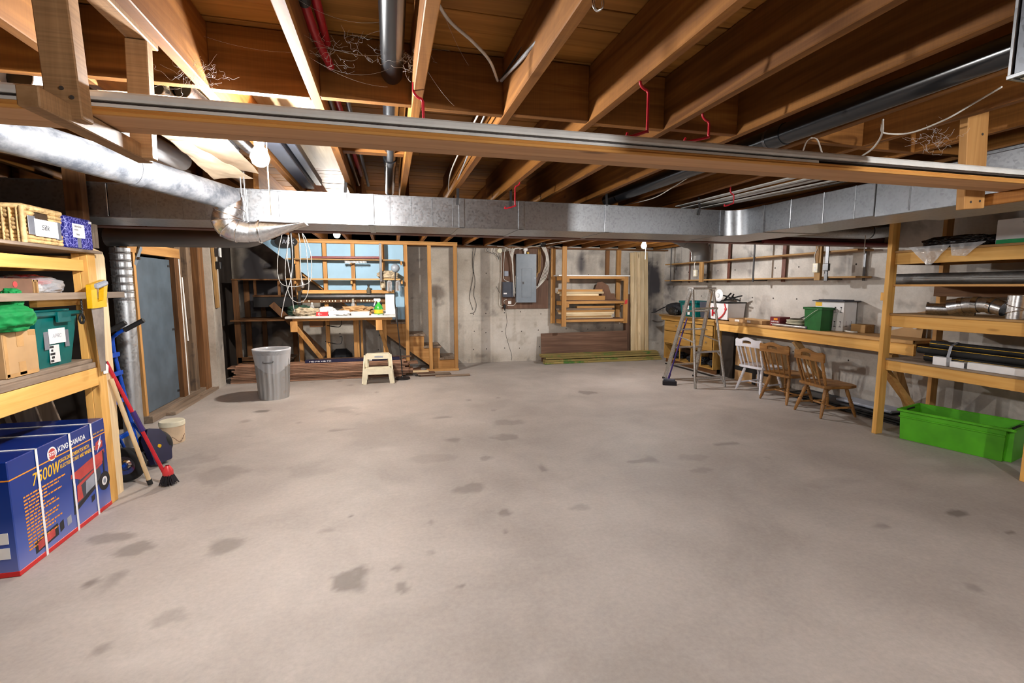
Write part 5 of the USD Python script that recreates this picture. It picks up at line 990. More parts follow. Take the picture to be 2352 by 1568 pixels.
e = Thing('meter_box', 'white plastic conduit body on top of the breaker panel', 'conduit'); e.part('body', cat(bx(2.585, 2.665, 9.13, 9.21, 2.19, JB - .003, .012), cyl((2.62, 9.17, 2.12), (2.62, 9.17, 2.2), .024, 14)), 'white'); e.part('ground_clamp', bx(2.66, 2.70, 9.15, 9.19, 2.131, 2.17, .005), 'yellow')
one('junction_box', 'pale round box on the wall left of the cables', 'electrical box', xf(lathe([(.0005, .04), (.045, .04), (.05, .0)], 18), [[1, 0, 0, 2.12], [0, 0, -1, 9.235], [0, 1, 0, 2.19], [0, 0, 0, 1]]), 'cream', 40)
def cable(nm, lab, pts, m='wire_white', r=.007): return one(nm, lab, 'cable', cat([tube(curve(p, 6), r, 7) for p in pts]), m, True)
L_ = []
for k in range(6):
    s_ = rng.uniform(-.02, .02)
    L_.append([(2.60 - .06 * k, 9.12, 2.24 + s_ * .3), (2.40 - .02 * k, 9.12, 2.22 - .015 * k), (2.36 - .004 * k + s_, 9.13, 1.95), (2.37 + s_, 9.15, 1.7 - .03 * k), (2.39 + s_ * .5, 9.16, 1.5 - .04 * k), (2.43, 9.17, 1.36 + .07 * k)])
cable('cable_bundle', 'thick bundle of pale cables bending into the left side of the panel', L_)
cable('cable_bundle', 'pale cables curving in from the upper right side of the panel', [[(3.0 - .02 * k, 9.05, JB - .002), (3.08 - .012 * k, 9.12, 2.1), (3.11 - .02 * k, 9.16, 1.9), (3.06 - .03 * k, 9.18, 1.68 - .01 * k), (2.93 - .015 * k, 9.18, 1.52 - .01 * k), (2.83, 9.17, 1.44 + .035 * k)] for k in range(5)])
cable('cable_bundle', 'coppery cables dropping along the right edge of the panel', [[(2.90 + .018 * k, 9.2, 2.26), (2.90 + .016 * k, 9.2, 2.0), (2.895 + .014 * k, 9.2, 1.8), (2.87, 9.19, 1.70 + .02 * k), (2.835, 9.18, 1.66 + .02 * k)] for k in range(4)], 'shelf_wood_z')
cable('loose_cable', 'pale cable running down the left edge of the plywood backboard', [[(2.14, 9.2, 2.22), (2.155, 9.21, 1.95), (2.15, 9.22, 1.7), (2.13, 9.22, 1.4), (2.12, 9.22, 1.15), (2.18, 9.21, 1.1)], [(2.22, 9.2, 2.22), (2.2, 9.2, 2.0), (2.19, 9.2, 1.7), (2.22, 9.2, 1.62), (2.3, 9.18, 1.59)]])
cable('loose_cable', 'pale cable looping from the panel base to the outlet', [[(2.44, 9.17, 1.19), (2.40, 9.2, 1.13), (2.33, 9.22, 1.125), (2.27, 9.22, 1.13)], [(2.21, 9.22, 1.17), (2.20, 9.2, 1.22), (2.26, 9.21, 1.25)]])
cable('loose_cable', 'thin black wire dangling down the bare wall left of the panel', [[(1.66, 9.235, 2.26), (1.62, 9.235, 2.1), (1.60, 9.238, 1.85), (1.63, 9.238, 1.6), (1.60, 9.238, 1.35), (1.65, 9.238, 1.15), (1.61, 9.238, 1.0), (1.53, 9.238, .98)], [(1.60, 9.237, 2.26), (1.58, 9.237, 2.0), (1.59, 9.238, 1.7), (1.52, 9.238, 1.3), (1.58, 9.238, 1.05)]], 'wire_black', .004)
cable('loose_cable', 'tangle of thin dark wires at the wall top left of the plywood backboard', [[(1.9 + .1 * k, 9.2, 2.26), (1.86 + .12 * k, 9.2, 2.18 - .02 * k), (2.0 + .05 * k, 9.2, 2.12), (2.1, 9.21, 2.05 - .02 * k)] for k in range(3)] + [[(2.05, 9.22, 1.5), (2.09, 9.22, 1.42), (2.13, 9.22, 1.36)]], 'wire_black', .004)
cable('loose_cable', 'cable stapled under the joists running towards the breaker panel', [[(2.95, 7.3, JB - .022), (2.8, 8.0, JB - .022), (2.62, 9.0, JB - .024), (2.5, 9.15, 2.22)], [(2.0, 8.9, JB - .022), (2.2, 9.1, 2.25), (2.36, 9.15, 2.2)]])
one('lamp_socket', 'dark round lampholder on a joist above the panel', 'lampholder', lathe([(.06, JB - .001), (.06, JB - .02), (.035, JB - .04), (.0005, JB - .04)], 20, (2.70, 8.3, 0)), 'black', 40)

# ---------------------------------------------------------------- hanging lumber rack, sheets and stacked lumber
K = Thing('lumber_rack', 'hanging open rack of orange studs holding boards on the back wall', 'rack')
for x, y in ((3.20, 9.14), (3.31, 8.80)): K.part('upright', *lbox(x - .045, x + .045, y, y + .04, .76 if y > 9 else .72, JB - .003, 'stud'))
for x, y in ((4.63, 9.14), (4.66, 8.86)): K.part('upright', *lbox(x - .045, x + .045, y, y + .04, .76, 1.70 if y < 9 else JB - .03, 'stud'))
for z_ in (1.65, 1.16, .80):
    K.part('front_rail', *lbox(3.36, 4.61, 8.84, 8.878, z_, z_ + .05, 'stud')); 
    for x in (3.31, 4.60): K.part('arm', *lbox(x - .04, x + .04, 8.88, 9.138, z_ - .03, z_ + .05, 'stud'))
K.part('top_board', bx(3.2, 4.72, 8.82, 9.136, 1.702, 1.722, .003), 'white'); K.part('shelf_board', *lbox(3.36, 4.60, 8.84, 9.136, 1.211, 1.228, 'ply')); K.part('shelf_board', *lbox(3.36, 4.60, 8.84, 9.136, .851, .868, 'ply'))
K.part('corner_block', bx(3.30, 3.42, 8.82, 8.839, 1.58, 1.65), 'stud_z'); K.part('corner_block', bx(3.30, 3.42, 8.82, 8.839, 1.09, 1.16), 'stud_z'); K.part('red_mark', prism([(4.63, 1.14), (4.69, 1.16), (4.69, 1.24), (4.64, 1.22)], .001, (0, 8.859, 0)), 'red_plastic')
def brd(x0, x1, y, z_, h_, m, lab, w=.10): one('stored_board', lab, 'board', lbox(x0, x1, y, y + w, z_, z_ + h_, m, .003)[0], m + '_x')
zz = 1.229
for h_, x0, x1, m, lab in ((.085, 3.30, 4.22, 'stud', 'thick orange board lowest on the upper lumber rack shelf'), (.038, 3.28, 4.08, 'pale', 'short pale board second up on the upper lumber rack shelf'), (.042, 3.22, 4.19, 'pale', 'longest pale board on the upper lumber rack shelf'), (.042, 3.25, 4.16, 'stud', 'orange board topmost on the upper lumber rack shelf')):
    brd(x0, x1, 8.90, zz, h_, m, lab); zz += h_ + .002
zz = .869
for h_, x0, x1, m, lab in ((.022, 3.38, 4.40, 'pale', 'thin pale board lowest on the lower lumber rack shelf'), (.022, 3.40, 4.36, 'shelf_wood', 'thin tan board second on the lower lumber rack shelf'), (.035, 3.38, 4.38, 'pale', 'pale two by four third on the lower lumber rack shelf'), (.038, 3.26, 4.42, 'pale', 'board with green marks on the lower lumber rack shelf'), (.038, 3.24, 4.44, 'stud', 'orange board fifth up on the lower lumber rack shelf'), (.036, 3.22, 4.38, 'grey_wood', 'grey board sixth up on the lower lumber rack shelf'), (.042, 3.62, 4.43, 'stud', 'short orange board topmost on the lower lumber rack shelf')):
    brd(x0, x1, 8.90, zz, h_, m, lab); zz += h_ + .002
c = Thing('cardboard_piece', 'torn brown cardboard tucked behind the boards on the lumber rack', 'cardboard'); c.part('card', prism([(4.05, 1.229), (4.55, 1.229), (4.5, 1.36), (4.42, 1.36), (4.36, 1.52), (4.22, 1.6), (4.12, 1.58), (4.05, 1.4)], .006, (0, 9.07, 0)), 'card_dark')
one('plywood_sheet', 'low brown plywood sheet leaning on the back wall under the lumber rack', 'panel', prism([(2.94, .0), (4.84, .0), (4.84, .585), (2.94, .565)], .016, (0, 9.08, 0), (1, 0, 0), (0, .10, .995)), 'ply_x')
one('plywood_sheet', 'tall narrow brown plywood sheet standing beside the pale planks', 'panel', prism([(4.80, .0), (5.34, .0), (5.34, 1.34), (4.80, 1.34)], .014, (0, 9.19, 0), (1, 0, 0), (0, .03, .999)), 'ply_z')
xx = 4.865
for k, w in enumerate((.085, .07, .075, .09, .085)):
    one('pine_plank', ('pale pine plank at the left of the standing row', 'second pale plank from the left in the standing row', 'middle pale plank in the standing row under the far bulb', 'second pale plank from the right in the standing row', 'pale pine plank at the right of the standing row')[k], 'plank', lum((xx + w / 2, 8.98 + .02 * (k % 2) + rng.uniform(-.008, .008), .16), (xx + w / 2 - .015, 9.10, 2.22 + rng.uniform(-.03, .01)), w - .007, .028, 'pale', (0, 1, 0), .003)[0], 'pale_z'); xx += w
one('stud_post', 'dark stud standing on the back wall left of the pale planks', 'stud', lbox(4.36, 4.44, 9.19, 9.232, 1.73, JB - .035, 'old_wood')[0], 'old_wood_z')
z_ = .002
for k in range(4):
    for j in range(2):
        a, b = 2.87 + rng.uniform(-.06, .10), 5.38 + rng.uniform(-.05, .06); y = 8.70 + .14 * j + rng.uniform(-.008, .008)
        one('treated_board', f"green stained treated board, {('front', 'rear')[j]} one of the {('lowest', 'second', 'third', 'topmost')[k]} layer by the back wall", 'board', lbox(a, b, y, y + .13, z_, z_ + .038, 'treated', .004)[0], 'treated_x', group='green treated boards stacked by the back wall')
    z_ += .04 + (.012 if k == 1 else .001)
for x in (3.2, 5.0):
    one('spacer_block', 'wood spacer between the green boards at the ' + ('left' if x < 4 else 'right'), 'block', bx(x, x + .06, 8.70, 8.96, .083 - .0005, .0925, .001), 'old_wood_y')
# ---------------------------------------------------------------- long bench, cabinet
BZ = .935
B = Thing('long_bench', 'long wooden bench along the right wall with a thick front board', 'bench')
B.part('top', *lbox(5.31, 5.74, 3.78, 6.93, BZ - .035, BZ, 'bench_top', .003)); B.part('top_edge', *lbox(5.30, 5.33, 3.78, 6.93, BZ - .038, BZ + .002, 'bench_top'))
B.part('fascia', *lbox(5.325, 5.36, 3.78, 6.93, BZ - .165, BZ - .040, 'pine', .003)); B.part('ledger', *lbox(5.70, 5.745, 3.78, 6.93, BZ - .13, BZ - .036, 'old_wood'))
B.part('brace', *lum((5.38, 5.35, BZ - .17), (5.70, 5.05, .12), .09, .045, 'shelf_wood', (0, 1, 0))); B.part('brace', *lum((5.40, 4.05, BZ - .17), (5.70, 4.05, .15), .09, .045, 'shelf_wood', (0, 1, 0)))
B.part('support', bx(5.42, 5.50, 6.60, 6.90, 0, BZ - .166, .003), 'dark_wall')
K = Thing('drawer_cabinet', 'old yellow wood drawer cabinet at the far end of the bench', 'cabinet')
kx, ky0, ky1 = 5.31, 6.95, 8.46
K.part('top', *lbox(kx - .03, 5.74, ky0 - .01, ky1 + .16, .905, .935, 'cabinet', .004)); K.part('top_rail', *lbox(kx - .015, kx + .01, ky0, ky1 + .10, .84, .904, 'cabinet'))
K.part('side_panel', *lbox(kx + .005, 5.74, ky0, ky0 + .02, .085, .904, 'cabinet')); K.part('side_panel', *lbox(kx + .005, 5.74, ky1 - .02, ky1, .085, .904, 'cabinet')); K.part('back_panel', bx(5.70, 5.73, ky0 + .02, ky1 - .02, .085, .9, .002), 'dark_wood_z')
K.part('divider', *lbox(kx + .005, 5.68, 7.56, 7.585, .085, .904, 'cabinet')); K.part('floor_board', *lbox(kx + .005, 5.69, ky0 + .02, ky1 - .02, .085, .105, 'cabinet')); K.part('toe_board', *lbox(kx + .06, kx + .09, ky0, ky1, 0, .084, 'old_wood'))
K.part('compartment_shelf', *lbox(kx + .005, 5.69, ky0 + .02, ky1 - .02, .375, .39, 'cabinet'))
for y0, y1, z0, z1 in ((7.59, 8.44, .645, .83), (7.59, 8.44, .40, .635), (7.26, 7.555, .645, .83), (7.26, 7.555, .40, .635), (6.975, 7.25, .66, .83), (6.975, 7.25, .40, .65)):
    d_ = K.part('drawer', *lbox(kx - .016, kx + .004, y0, y1, z0, z1, 'cabinet', .004))
    K.part('pull', xf(lathe([(.0005, .028), (.014, .024), (.016, .014), (.008, .008), (.008, 0)], 14), [[0, 0, -1, kx - .016], [0, 1, 0, (y0 + y1) / 2], [1, 0, 0, (z0 + z1) / 2 + .02], [0, 0, 0, 1]]), 'chrome', 40, under=d_)
for y in (7.9, 7.27): K.part('stile', *lbox(kx - .004, kx + .006, y, y + .03, .105, .375, 'cabinet'))
for k, (y, z_) in enumerate(((8.2, .1055), (7.45, .1055), (7.1, .1055), (7.7, .1055))):
    o = Thing('dark_cloth', ('dark rags in the far open compartment of the cabinet', 'dark rags in the middle open compartment of the cabinet', 'dark rags in the near open compartment of the cabinet', 'dark rags beside the divider in the cabinet')[k], 'cloth'); o.part('cloth', lump((5.5, y, z_), (.14, .10, .07), .35, 3, 70 + k), 'black_cloth', True)
# things on the bench: (px, py) of a base point, resting on the top
def on(pxx, X): return onX(pxx, 720, X)[1]
CZ = .936
o = Thing('cardboard_sheet', 'sheet of brown cardboard spread on the cabinet top', 'cardboard'); o.part('sheet', sheet([(5.22, 8.72, CZ + .012), (5.22, 7.35, CZ + .008), (5.70, 7.35, CZ + .008), (5.70, 8.72, CZ + .012)], 14, 8, .005, 3.0, 5, .004), 'card', True)
CZ2 = CZ + .016
o = Thing('backpack', 'black backpack slumped at the far end of the cabinet', 'backpack')
o.part('body', lump((5.50, 8.38, CZ2), (.15, .24, .13), .16, 2.2, 81), 'black_cloth', True); o.part('pocket', lump((5.37, 8.26, CZ2), (.06, .14, .08), .15, 2.5, 82), 'black', True)
o.part('strap', tube(curve([(5.42, 8.55, CZ2 + .16), (5.36, 8.68, CZ2 + .10), (5.30, 8.80, CZ2 + .03), (5.27, 8.88, CZ2 + .012)], 6), .022, 8, True, [(1, .45)] * 19), 'black_cloth', True); o.part('emblem', ball((5.312, 8.25, CZ2 + .075), .03, 1, (.2, 1, 1)), 'steel_bar')
o = Thing('storage_tote', 'teal plastic tote with paper labels next to the black backpack', 'tote')
ty0, ty1 = 7.52, 7.99
o.part('body', tray(5.36, 5.66, ty0 + .02, ty1 - .02, CZ2, CZ2 + .27, .005, .025, .035), 'teal'); o.part('rim', cat(bx(5.32, 5.34, ty0 - .03, ty1 + .03, CZ2 + .245, CZ2 + .285, .005), bx(5.68, 5.70, ty0 - .03, ty1 + .03, CZ2 + .245, CZ2 + .285, .005), bx(5.32, 5.70, ty0 - .035, ty0 - .015, CZ2 + .245, CZ2 + .285, .005), bx(5.32, 5.70, ty1 + .015, ty1 + .035, CZ2 + .245, CZ2 + .285, .005)), 'teal_lid')
o.part('handle_recess', bx(5.328, 5.337, 7.66, 7.86, CZ2 + .20, CZ2 + .24, .003), 'black'); o.part('tape', bx(5.338, 5.341, 7.88, 7.93, CZ2 + .09, CZ2 + .2, .0005), 'tape'); o.part('paper_label', bx(5.335, 5.338, 7.72, 7.87, CZ2 + .13, CZ2 + .21, .0005), 'paper'); o.part('paper_label', bx(5.342, 5.345, 7.70, 7.77, CZ2 + .03, CZ2 + .10, .0005), 'paper')
o = Thing('plastic_bin', 'dark grey plastic bin between the teal tote and the white container', 'bin'); o.part('body', tray(5.40, 5.66, 7.20, 7.46, CZ2, CZ2 + .28, .005, .02, .015), 'grey_dark')
o = Thing('white_container', 'large white square tub with a red handle strap on the bench', 'container')
wy0, wy1 = 6.72, 7.14
o.part('body', tray(5.37, 5.68, wy0, wy1, CZ2 + .002, CZ2 + .27, .004, .012, .02), 'white_gloss'); o.part('lid', bx(5.34, 5.71, wy0 - .035, wy1 + .035, CZ2 + .272, CZ2 + .292, .006), 'black')
o.part('red_strap', tube(curve([(5.355, wy0 + .26, CZ2 + .005), (5.352, wy0 + .16, CZ2 + .03), (5.352, wy0 + .07, CZ2 + .10), (5.350, wy0 + .03, CZ2 + .18), (5.350, wy0 + .06, CZ2 + .265)], 6), .010, 8), 'red_plastic', True); o.part('strap_knob', ball((5.350, wy0 + .03, CZ2 + .18), .024, 2, (.5, 1, 1)), 'red_plastic', True)
for y0, y1, z0, z1 in ((7.06, 7.10, .05, .20), (6.965, 7.0, .05, .20), (7.0, 7.06, .09, .12), (7.02, 7.03, .12, .16)): o.part('red_lettering', bx(5.354, 5.3575, y0, y1, CZ2 + z0, CZ2 + z1, .0005), 'red_paint')
o = Thing('white_dish', 'round white dish standing on the black lid of the white container', 'dish'); o.part('dish', xf(lathe([(.0005, .0), (.035, .002), (.04, .014), (.075, .020), (.10, .006), (.105, .0), (.10, -.004), (.0005, -.006)], 28), [[0, 0, -1, 5.42], [0, 1, 0, 7.02], [1, 0, 0, CZ2 + .398], [0, 0, 0, 1]]), 'white_gloss', 40)
o.part('hub', xf(lathe([(.0005, .03), (.03, .024), (.03, .0)], 20), [[0, 0, -1, 5.415], [0, 1, 0, 7.02], [1, 0, 0, CZ2 + .398], [0, 0, 0, 1]]), 'white', 40)
o = Thing('folded_tripod', 'tangle of folded black stands on the lid of the white container', 'stand')
for a_, b_ in (((5.45, 6.98, .31), (5.55, 6.62, .40)), ((5.45, 6.95, .40), (5.5, 6.60, .32)), ((5.5, 7.1, .305), (5.4, 6.64, .335)), ((5.55, 6.9, .32), (5.42, 6.66, .42)), ((5.4, 6.88, .306), (5.55, 6.88, .44))): o.part('leg', bar(np.array(a_) + [0, 0, CZ2], np.array(b_) + [0, 0, CZ2], .022, .022, b=.004), 'black')
o = Thing('cardboard_tray', 'flat brown cardboard tray with two white stickers on the bench', 'tray'); o.part('tray', tray(5.36, 5.66, 5.95, 6.66, CZ, CZ + .055, .004, .01, .01), 'card')
for y0, y1 in ((6.42, 6.52), (6.18, 6.25)): o.part('sticker', bx(5.352, 5.355, y0, y1, CZ + .012, CZ + .045, .0004), 'paper')
o = Thing('maroon_box', 'maroon printed box on the bench beside the dark cord coil', 'box'); o.part('box', bx(5.36, 5.54, 5.62, 5.80, CZ, CZ + .13, .003), 'maroon'); o.part('orange_emblem', prism([(5.66, .085), (5.69, .115), (5.74, .11), (5.72, .085)], .0006, (5.3594, 0, CZ), (0, 1, 0), (0, 0, 1)) if False else bx(5.3585, 5.3598, 5.66, 5.73, CZ + .085, CZ + .115, .0004), 'orange')
o.part('printing', text('HARD CASE', .018, (5.3592, 5.78, CZ + .055), (0, -1, 0), (0, 0, 1), .0006, True, fit=.14), 'white_print'); o.part('printing', text('BULK PACK', .014, (5.3592, 5.78, CZ + .025), (0, -1, 0), (0, 0, 1), .0006, True, fit=.14), 'white_print')
def coil(nm, lab, c, R, r, m, seed, turns=6, flat=.5):
    g_ = np.random.default_rng(seed); t = np.linspace(0, 2 * math.pi * turns, turns * 22); rr = R * (1 + .18 * np.sin(t * .37 + seed)); 
    p = np.stack([c[0] + rr * np.cos(t) * .8, c[1] + rr * np.sin(t), c[2] + r + (R * flat) * (.5 + .5 * np.sin(t * .53 + seed)) * np.linspace(.1, 1, len(t))], 1)
    return one(nm, lab, 'coil', tube(p, r, 7), m, True)
coil('cord_coil', 'dark brown cord coil behind the pale rope on the bench', (5.50, 5.42, CZ), .12, .012, 'rope_dark', 3, 8, .9)
o = Thing('silver_tube', 'dark silver tube lying along the bench front edge under the rope', 'tube'); o.part('tube', tube([(5.345, 5.72, CZ + .022), (5.345, 5.15, CZ + .022)], .021, 16), 'saw_steel', 40); o.part('end_cap', tube([(5.345, 5.15, CZ + .0225), (5.345, 5.13, CZ + .0225)], .0225, 16), 'grey_dark', 40)
coil('rope_coil', 'pale braided rope coil heaped over the silver tube', (5.40, 5.38, CZ + .05), .105, .009, 'rope', 5, 7, .5)
one('hooked_bar', 'thin dark hooked bar sticking out behind the rope coil', 'bar', tube(curve([(5.6, 5.55, CZ + .10), (5.6, 5.42, CZ + .15), (5.6, 5.2, CZ + .19), (5.6, 5.1, CZ + .2)], 5), .008, 8), 'black', True)
o = Thing('heater_box', 'tall white red and yellow printed carton behind the green bucket', 'box'); hy0, hy1 = 4.78, 5.20
o.part('carton', bx(5.52, 5.72, hy0, hy1, CZ, CZ + .37, .003), 'white_card'); o.part('yellow_panel', bx(5.5185, 5.52, hy1 - .10, hy1, CZ + .31, CZ + .36, .0004), 'yellow_print'); o.part('red_panel', bx(5.5185, 5.52, hy1 - .12, hy1, CZ + .10, CZ + .26, .0004), 'red_plastic'); o.part('dark_panel', bx(5.5185, 5.52, hy1 - .12, hy1, CZ + .01, CZ + .10, .0004), 'navy'); o.part('picture', cyl((5.5184, hy1 - .07, CZ + .12), (5.5176, hy1 - .07, CZ + .12), .045, 20), 'grey_print')
for k, y in enumerate((hy0 + .04, hy0 + .12)):
    for z_ in (.06, .24): o.part('lamp_drawing', cat(bx(5.518, 5.5195, y - .002, y + .002, CZ + z_, CZ + z_ + .06, .0003), bx(5.518, 5.5195, y - .018, y + .018, CZ + z_ - .006, CZ + z_, .0003), bx(5.518, 5.5195, y - .010, y + .010, CZ + z_ + .055, CZ + z_ + .065, .0003)), 'ink')
for x in (5.57, 5.65): o.part('lamp_drawing', cat(bx(x - .002, x + .002, hy0 - .0012, hy0, CZ + .07, CZ + .13, .0003), bx(x - .018, x + .018, hy0 - .0012, hy0, CZ + .064, CZ + .07, .0003)), 'ink')
one('black_tray', 'dark flat lid resting on top of the white printed carton', 'tray', cat(bx(5.48, 5.74, 4.74, 5.22, CZ + .372, CZ + .386, .004), bx(5.52, 5.70, 4.80, 5.16, CZ + .386, CZ + .396, .004)), 'grey_dark')
o = Thing('green_bucket', 'square green plastic bucket with a wire handle on the bench', 'bucket'); gy0, gy1 = 4.93, 5.17
o.part('body', tray(5.335, 5.505, gy0, gy1, CZ, CZ + .285, .004, .008, .012), 'mid_green'); o.part('rim', cat(bx(5.318, 5.33, gy0 - .03, gy1 + .03, CZ + .265, CZ + .295, .004), bx(5.51, 5.522, gy0 - .03, gy1 + .03, CZ + .265, CZ + .295, .004), bx(5.318, 5.522, gy0 - .03, gy0 - .016, CZ + .265, CZ + .295, .004), bx(5.318, 5.522, gy1 + .016, gy1 + .03, CZ + .265, CZ + .295, .004)), 'mid_green')
o.part('wire_handle', tube(curve([(5.316, gy0 + .04, CZ + .27), (5.312, gy0 + .12, CZ + .22), (5.312, gy1, CZ + .13), (5.318, gy1 + .02, CZ + .12)], 6), .003, 6), 'wire_white', True)
one('wood_box', 'shallow wooden box on the bench behind the white carton', 'box', bx(5.60, 5.74, 4.55, 4.74, CZ, CZ + .10, .003), 'shelf_wood_y'); one('white_hose', 'short white hose on the bench right of the carton', 'hose', tube(curve([(5.54, 4.77, CZ + .012), (5.50, 4.70, CZ + .012), (5.47, 4.60, CZ + .012), (5.5, 4.56, CZ + .012)], 5), .011, 8), 'wire_white', True)
o = Thing('card_cutout', 'ragged brown cardboard cutout leaning on the wall behind the right rack', 'cardboard'); o.part('card', prism([(3.95, .0), (4.36, .0), (4.28, .06), (4.16, .10), (4.13, .17), (4.06, .22), (4.04, .28), (3.95, .30)], .005, (5.66, 0, CZ), (0, 1, 0), (.12, 0, .99)), 'card'); o.part('grey_disc', cyl((5.655, 4.02, CZ + .14), (5.650, 4.02, CZ + .14), .045, 20), 'vinyl')
# under the bench
o = Thing('moving_box', 'large tan moving carton with black tape under the bench behind the white chair', 'box'); o.part('carton', bx(5.40, 5.70, 5.78, 6.52, .001, .62, .004), 'card'); o.part('black_tape', bx(5.397, 5.3995, 5.78, 6.52, .17, .24, .0005), 'black'); o.part('black_tape', bx(5.397, 5.3995, 6.05, 6.13, .0, .17, .0005), 'black')
for k in range(3): o.part('printing', bx(5.397, 5.3995, 6.15, 6.42 - .04 * k, .27 + .03 * k, .282 + .03 * k, .0005), 'card_dark')
o = Thing('window_screens', 'stack of dark framed window panes lying on the floor under the bench', 'screens')
for k in range(3): o.part('frame', cat(bx(5.30 + .02 * k, 5.34 + .02 * k, 3.86 - .04 * k, 5.35, .002 + .022 * k, .022 + .022 * k, .003), bx(5.66, 5.70, 3.86 - .04 * k, 5.35, .002 + .022 * k, .022 + .022 * k, .003), bx(5.34 + .02 * k, 5.66, 3.86 - .04 * k, 3.90 - .04 * k, .002 + .022 * k, .022 + .022 * k, .003), bx(5.34 + .02 * k, 5.66, 5.31, 5.35, .002 + .022 * k, .022 + .022 * k, .003)), 'black')
o.part('pane', bx(5.38, 5.66, 3.82, 5.31, .052, .058, .001), 'steel_bar')
o = Thing('foam_slab', 'pale blue grey foam slab lying on the dark framed panes', 'slab'); o.part('slab', bx(5.46, 5.72, 4.05, 4.75, .0675, .10, .01), 'grey_print')
o = Thing('black_debris', 'dark low clutter on the floor beneath the near end of the cabinet', 'clutter'); o.part('strip', bar((5.2, 8.2, .012), (5.22, 6.7, .012), .03, .02), 'black')

# ---------------------------------------------------------------- wall shelf with steel hangers
W = Thing('hung_shelf', 'two tier wooden wall shelf hung on dark steel straps along the right wall', 'shelf')
for z_ in (1.93, 1.605): W.part('shelf_board', *lbox(5.47, 5.72, 4.62, 8.78, z_, z_ + .022, 'shelf_wood', .003))
for y, m, w, x in ((8.55, 'steel_bar', .025, 5.46), (8.30, 'steel_red', .025, 5.715), (7.75, 'steel_bar', .04, 5.715), (6.30, 'steel_bar', .03, 5.46), (5.98, 'steel_red', .07, 5.715), (7.18, 'steel_red', .06, 5.715), (5.02, 'steel_bar', .05, 5.46), (4.72, 'steel_bar', .03, 5.715)):
    W.part('steel_strap', bx(x - .006, x + .006, y - w / 2, y + w / 2, 1.57, JB - .002, .002), m)
for y in (7.56, 5.13): W.part('wood_hanger', *lbox(5.432, 5.468, y - .045, y + .045, 1.58, JB - .002, 'shelf_wood'))
for y in (8.55, 6.3, 5.02): W.part('bracket_arm', bx(5.46, 5.72, y - .012, y + .012, 1.585, 1.603, .002), 'steel_bar'); 
for k, y in enumerate((7.68, 5.13)):
    o = Thing('outlet_box', ('cream outlet box on the far wooden hanger of the wall shelf', 'cream outlet box on the near wooden hanger of the wall shelf')[k], 'outlet')
    X_ = 5.4285; o.part('box', bx(X_ - .035, X_ + .004, y - .04, y + .04, 1.68, 1.80, .004), 'cream'); o.part('socket', bx(X_ - .037, X_ - .035, y - .018, y + .018, 1.70, 1.735, .001), 'white'); o.part('socket', bx(X_ - .037, X_ - .035, y - .018, y + .018, 1.745, 1.78, .001), 'white')
    o.part('cable', tube(curve([(X_ - .02, y + .01, 1.80), (X_ - .03, y + .02, 1.9), (X_ - .01, y - .0, 2.0), (X_, y, 2.1)], 6), .007, 6), 'wire_white', True)
one('metal_box', 'small grey metal junction box behind the near steel strap', 'electrical box', bx(5.42, 5.455, 4.96, 5.045, 1.70, 1.79, .004), 'steel_bar')

# ---------------------------------------------------------------- step ladder, blue broom
L = Thing('step_ladder', 'aluminium step ladder standing open in front of the drawer cabinet', 'ladder')
TL, TR = np.array([4.43, 6.36, 1.46]), np.array([4.80, 6.38, 1.46]); AL, AR = np.array([4.34, 6.86, 0]), np.array([4.93, 6.90, 0]); RL, RR = np.array([4.345, 6.05, 0]), np.array([4.87, 6.07, 0])
for a_, b_ in ((AL, TL), (AR, TR)): L.part('front_rail', bar(a_, b_ - [0, -.02, .01], .03, .065, (0, 1, 0)), 'alu'); L.part('foot', bx(a_[0] - .02, a_[0] + .02, a_[1] - .04, a_[1] + .04, 0, .03, .004), 'rubber')
for a_, b_ in ((RL, TL), (RR, TR)): L.part('rear_rail', bar(a_, b_ - [0, .03, .01], .028, .03, (0, 1, 0)), 'alu')
L.part('top_cap', bx(4.41, 4.82, 6.30, 6.44, 1.455, 1.485, .006), 'alu')
for t in (.17, .37, .57, .77):
    a_, b_ = AL + (TL - AL) * t, AR + (TR - AR) * t; L.part('step', bx(a_[0] + .016, b_[0] - .016, a_[1] - .04, a_[1] + .04, a_[2] - .012, a_[2] + .012, .003), 'alu')
for t in (.10, .36): a_, b_ = RL + (TL - RL) * t, RR + (TR - RR) * t; L.part('rear_brace', bar(a_, b_, .012, .03), 'alu')
for s_, t in ((0, .36), (1, .36), (0, .10), (1, .10)):
    a_, b_ = RL + (TL - RL) * t, RR + (TR - RR) * t; e1 = a_ if s_ == 0 else b_; e2 = e1 + (b_ - a_) * (.13 if s_ == 0 else -.13); e0 = e1 + (RL - TL) / 1.46 * .09 if s_ == 0 else e1 + (RR - TR) / 1.46 * .09
    L.part('corner_strut', bar(e0, e2, .006, .018), 'alu')
for a_, b_, c_ in ((AL, RL, TL), (AR, RR, TR)): L.part('spreader', bar(a_ + (c_ - a_) * .5, b_ + (c_ - b_) * .46, .006, .02), 'alu')
L.part('shelf_bracket', bar((4.46, 6.30, 1.17), (4.84, 6.28, 1.17), .02, .03), 'alu')
o = Thing('broom', 'dark blue broom leaning on the step ladder with a grey brush', 'broom'); b0, b1 = np.array([4.12, 6.40, .10]), np.array([4.52, 6.58, 1.00])
o.part('pole', tube([b0, b1], .011, 12), 'purple', 40); dd = (b1 - b0) / np.linalg.norm(b1 - b0); o.part('socket', tube([b0 - dd * .02, b0 + dd * .08], .017, 12), 'purple', 40)
o.part('brush_block', bar((4.05, 6.43, .085), (4.20, 6.345, .075), .05, .04, b=.008), 'grey_dark'); o.part('bristles', bar((4.04, 6.435, .033), (4.22, 6.335, .033), .065, .062, b=.006), 'broom_bristle')

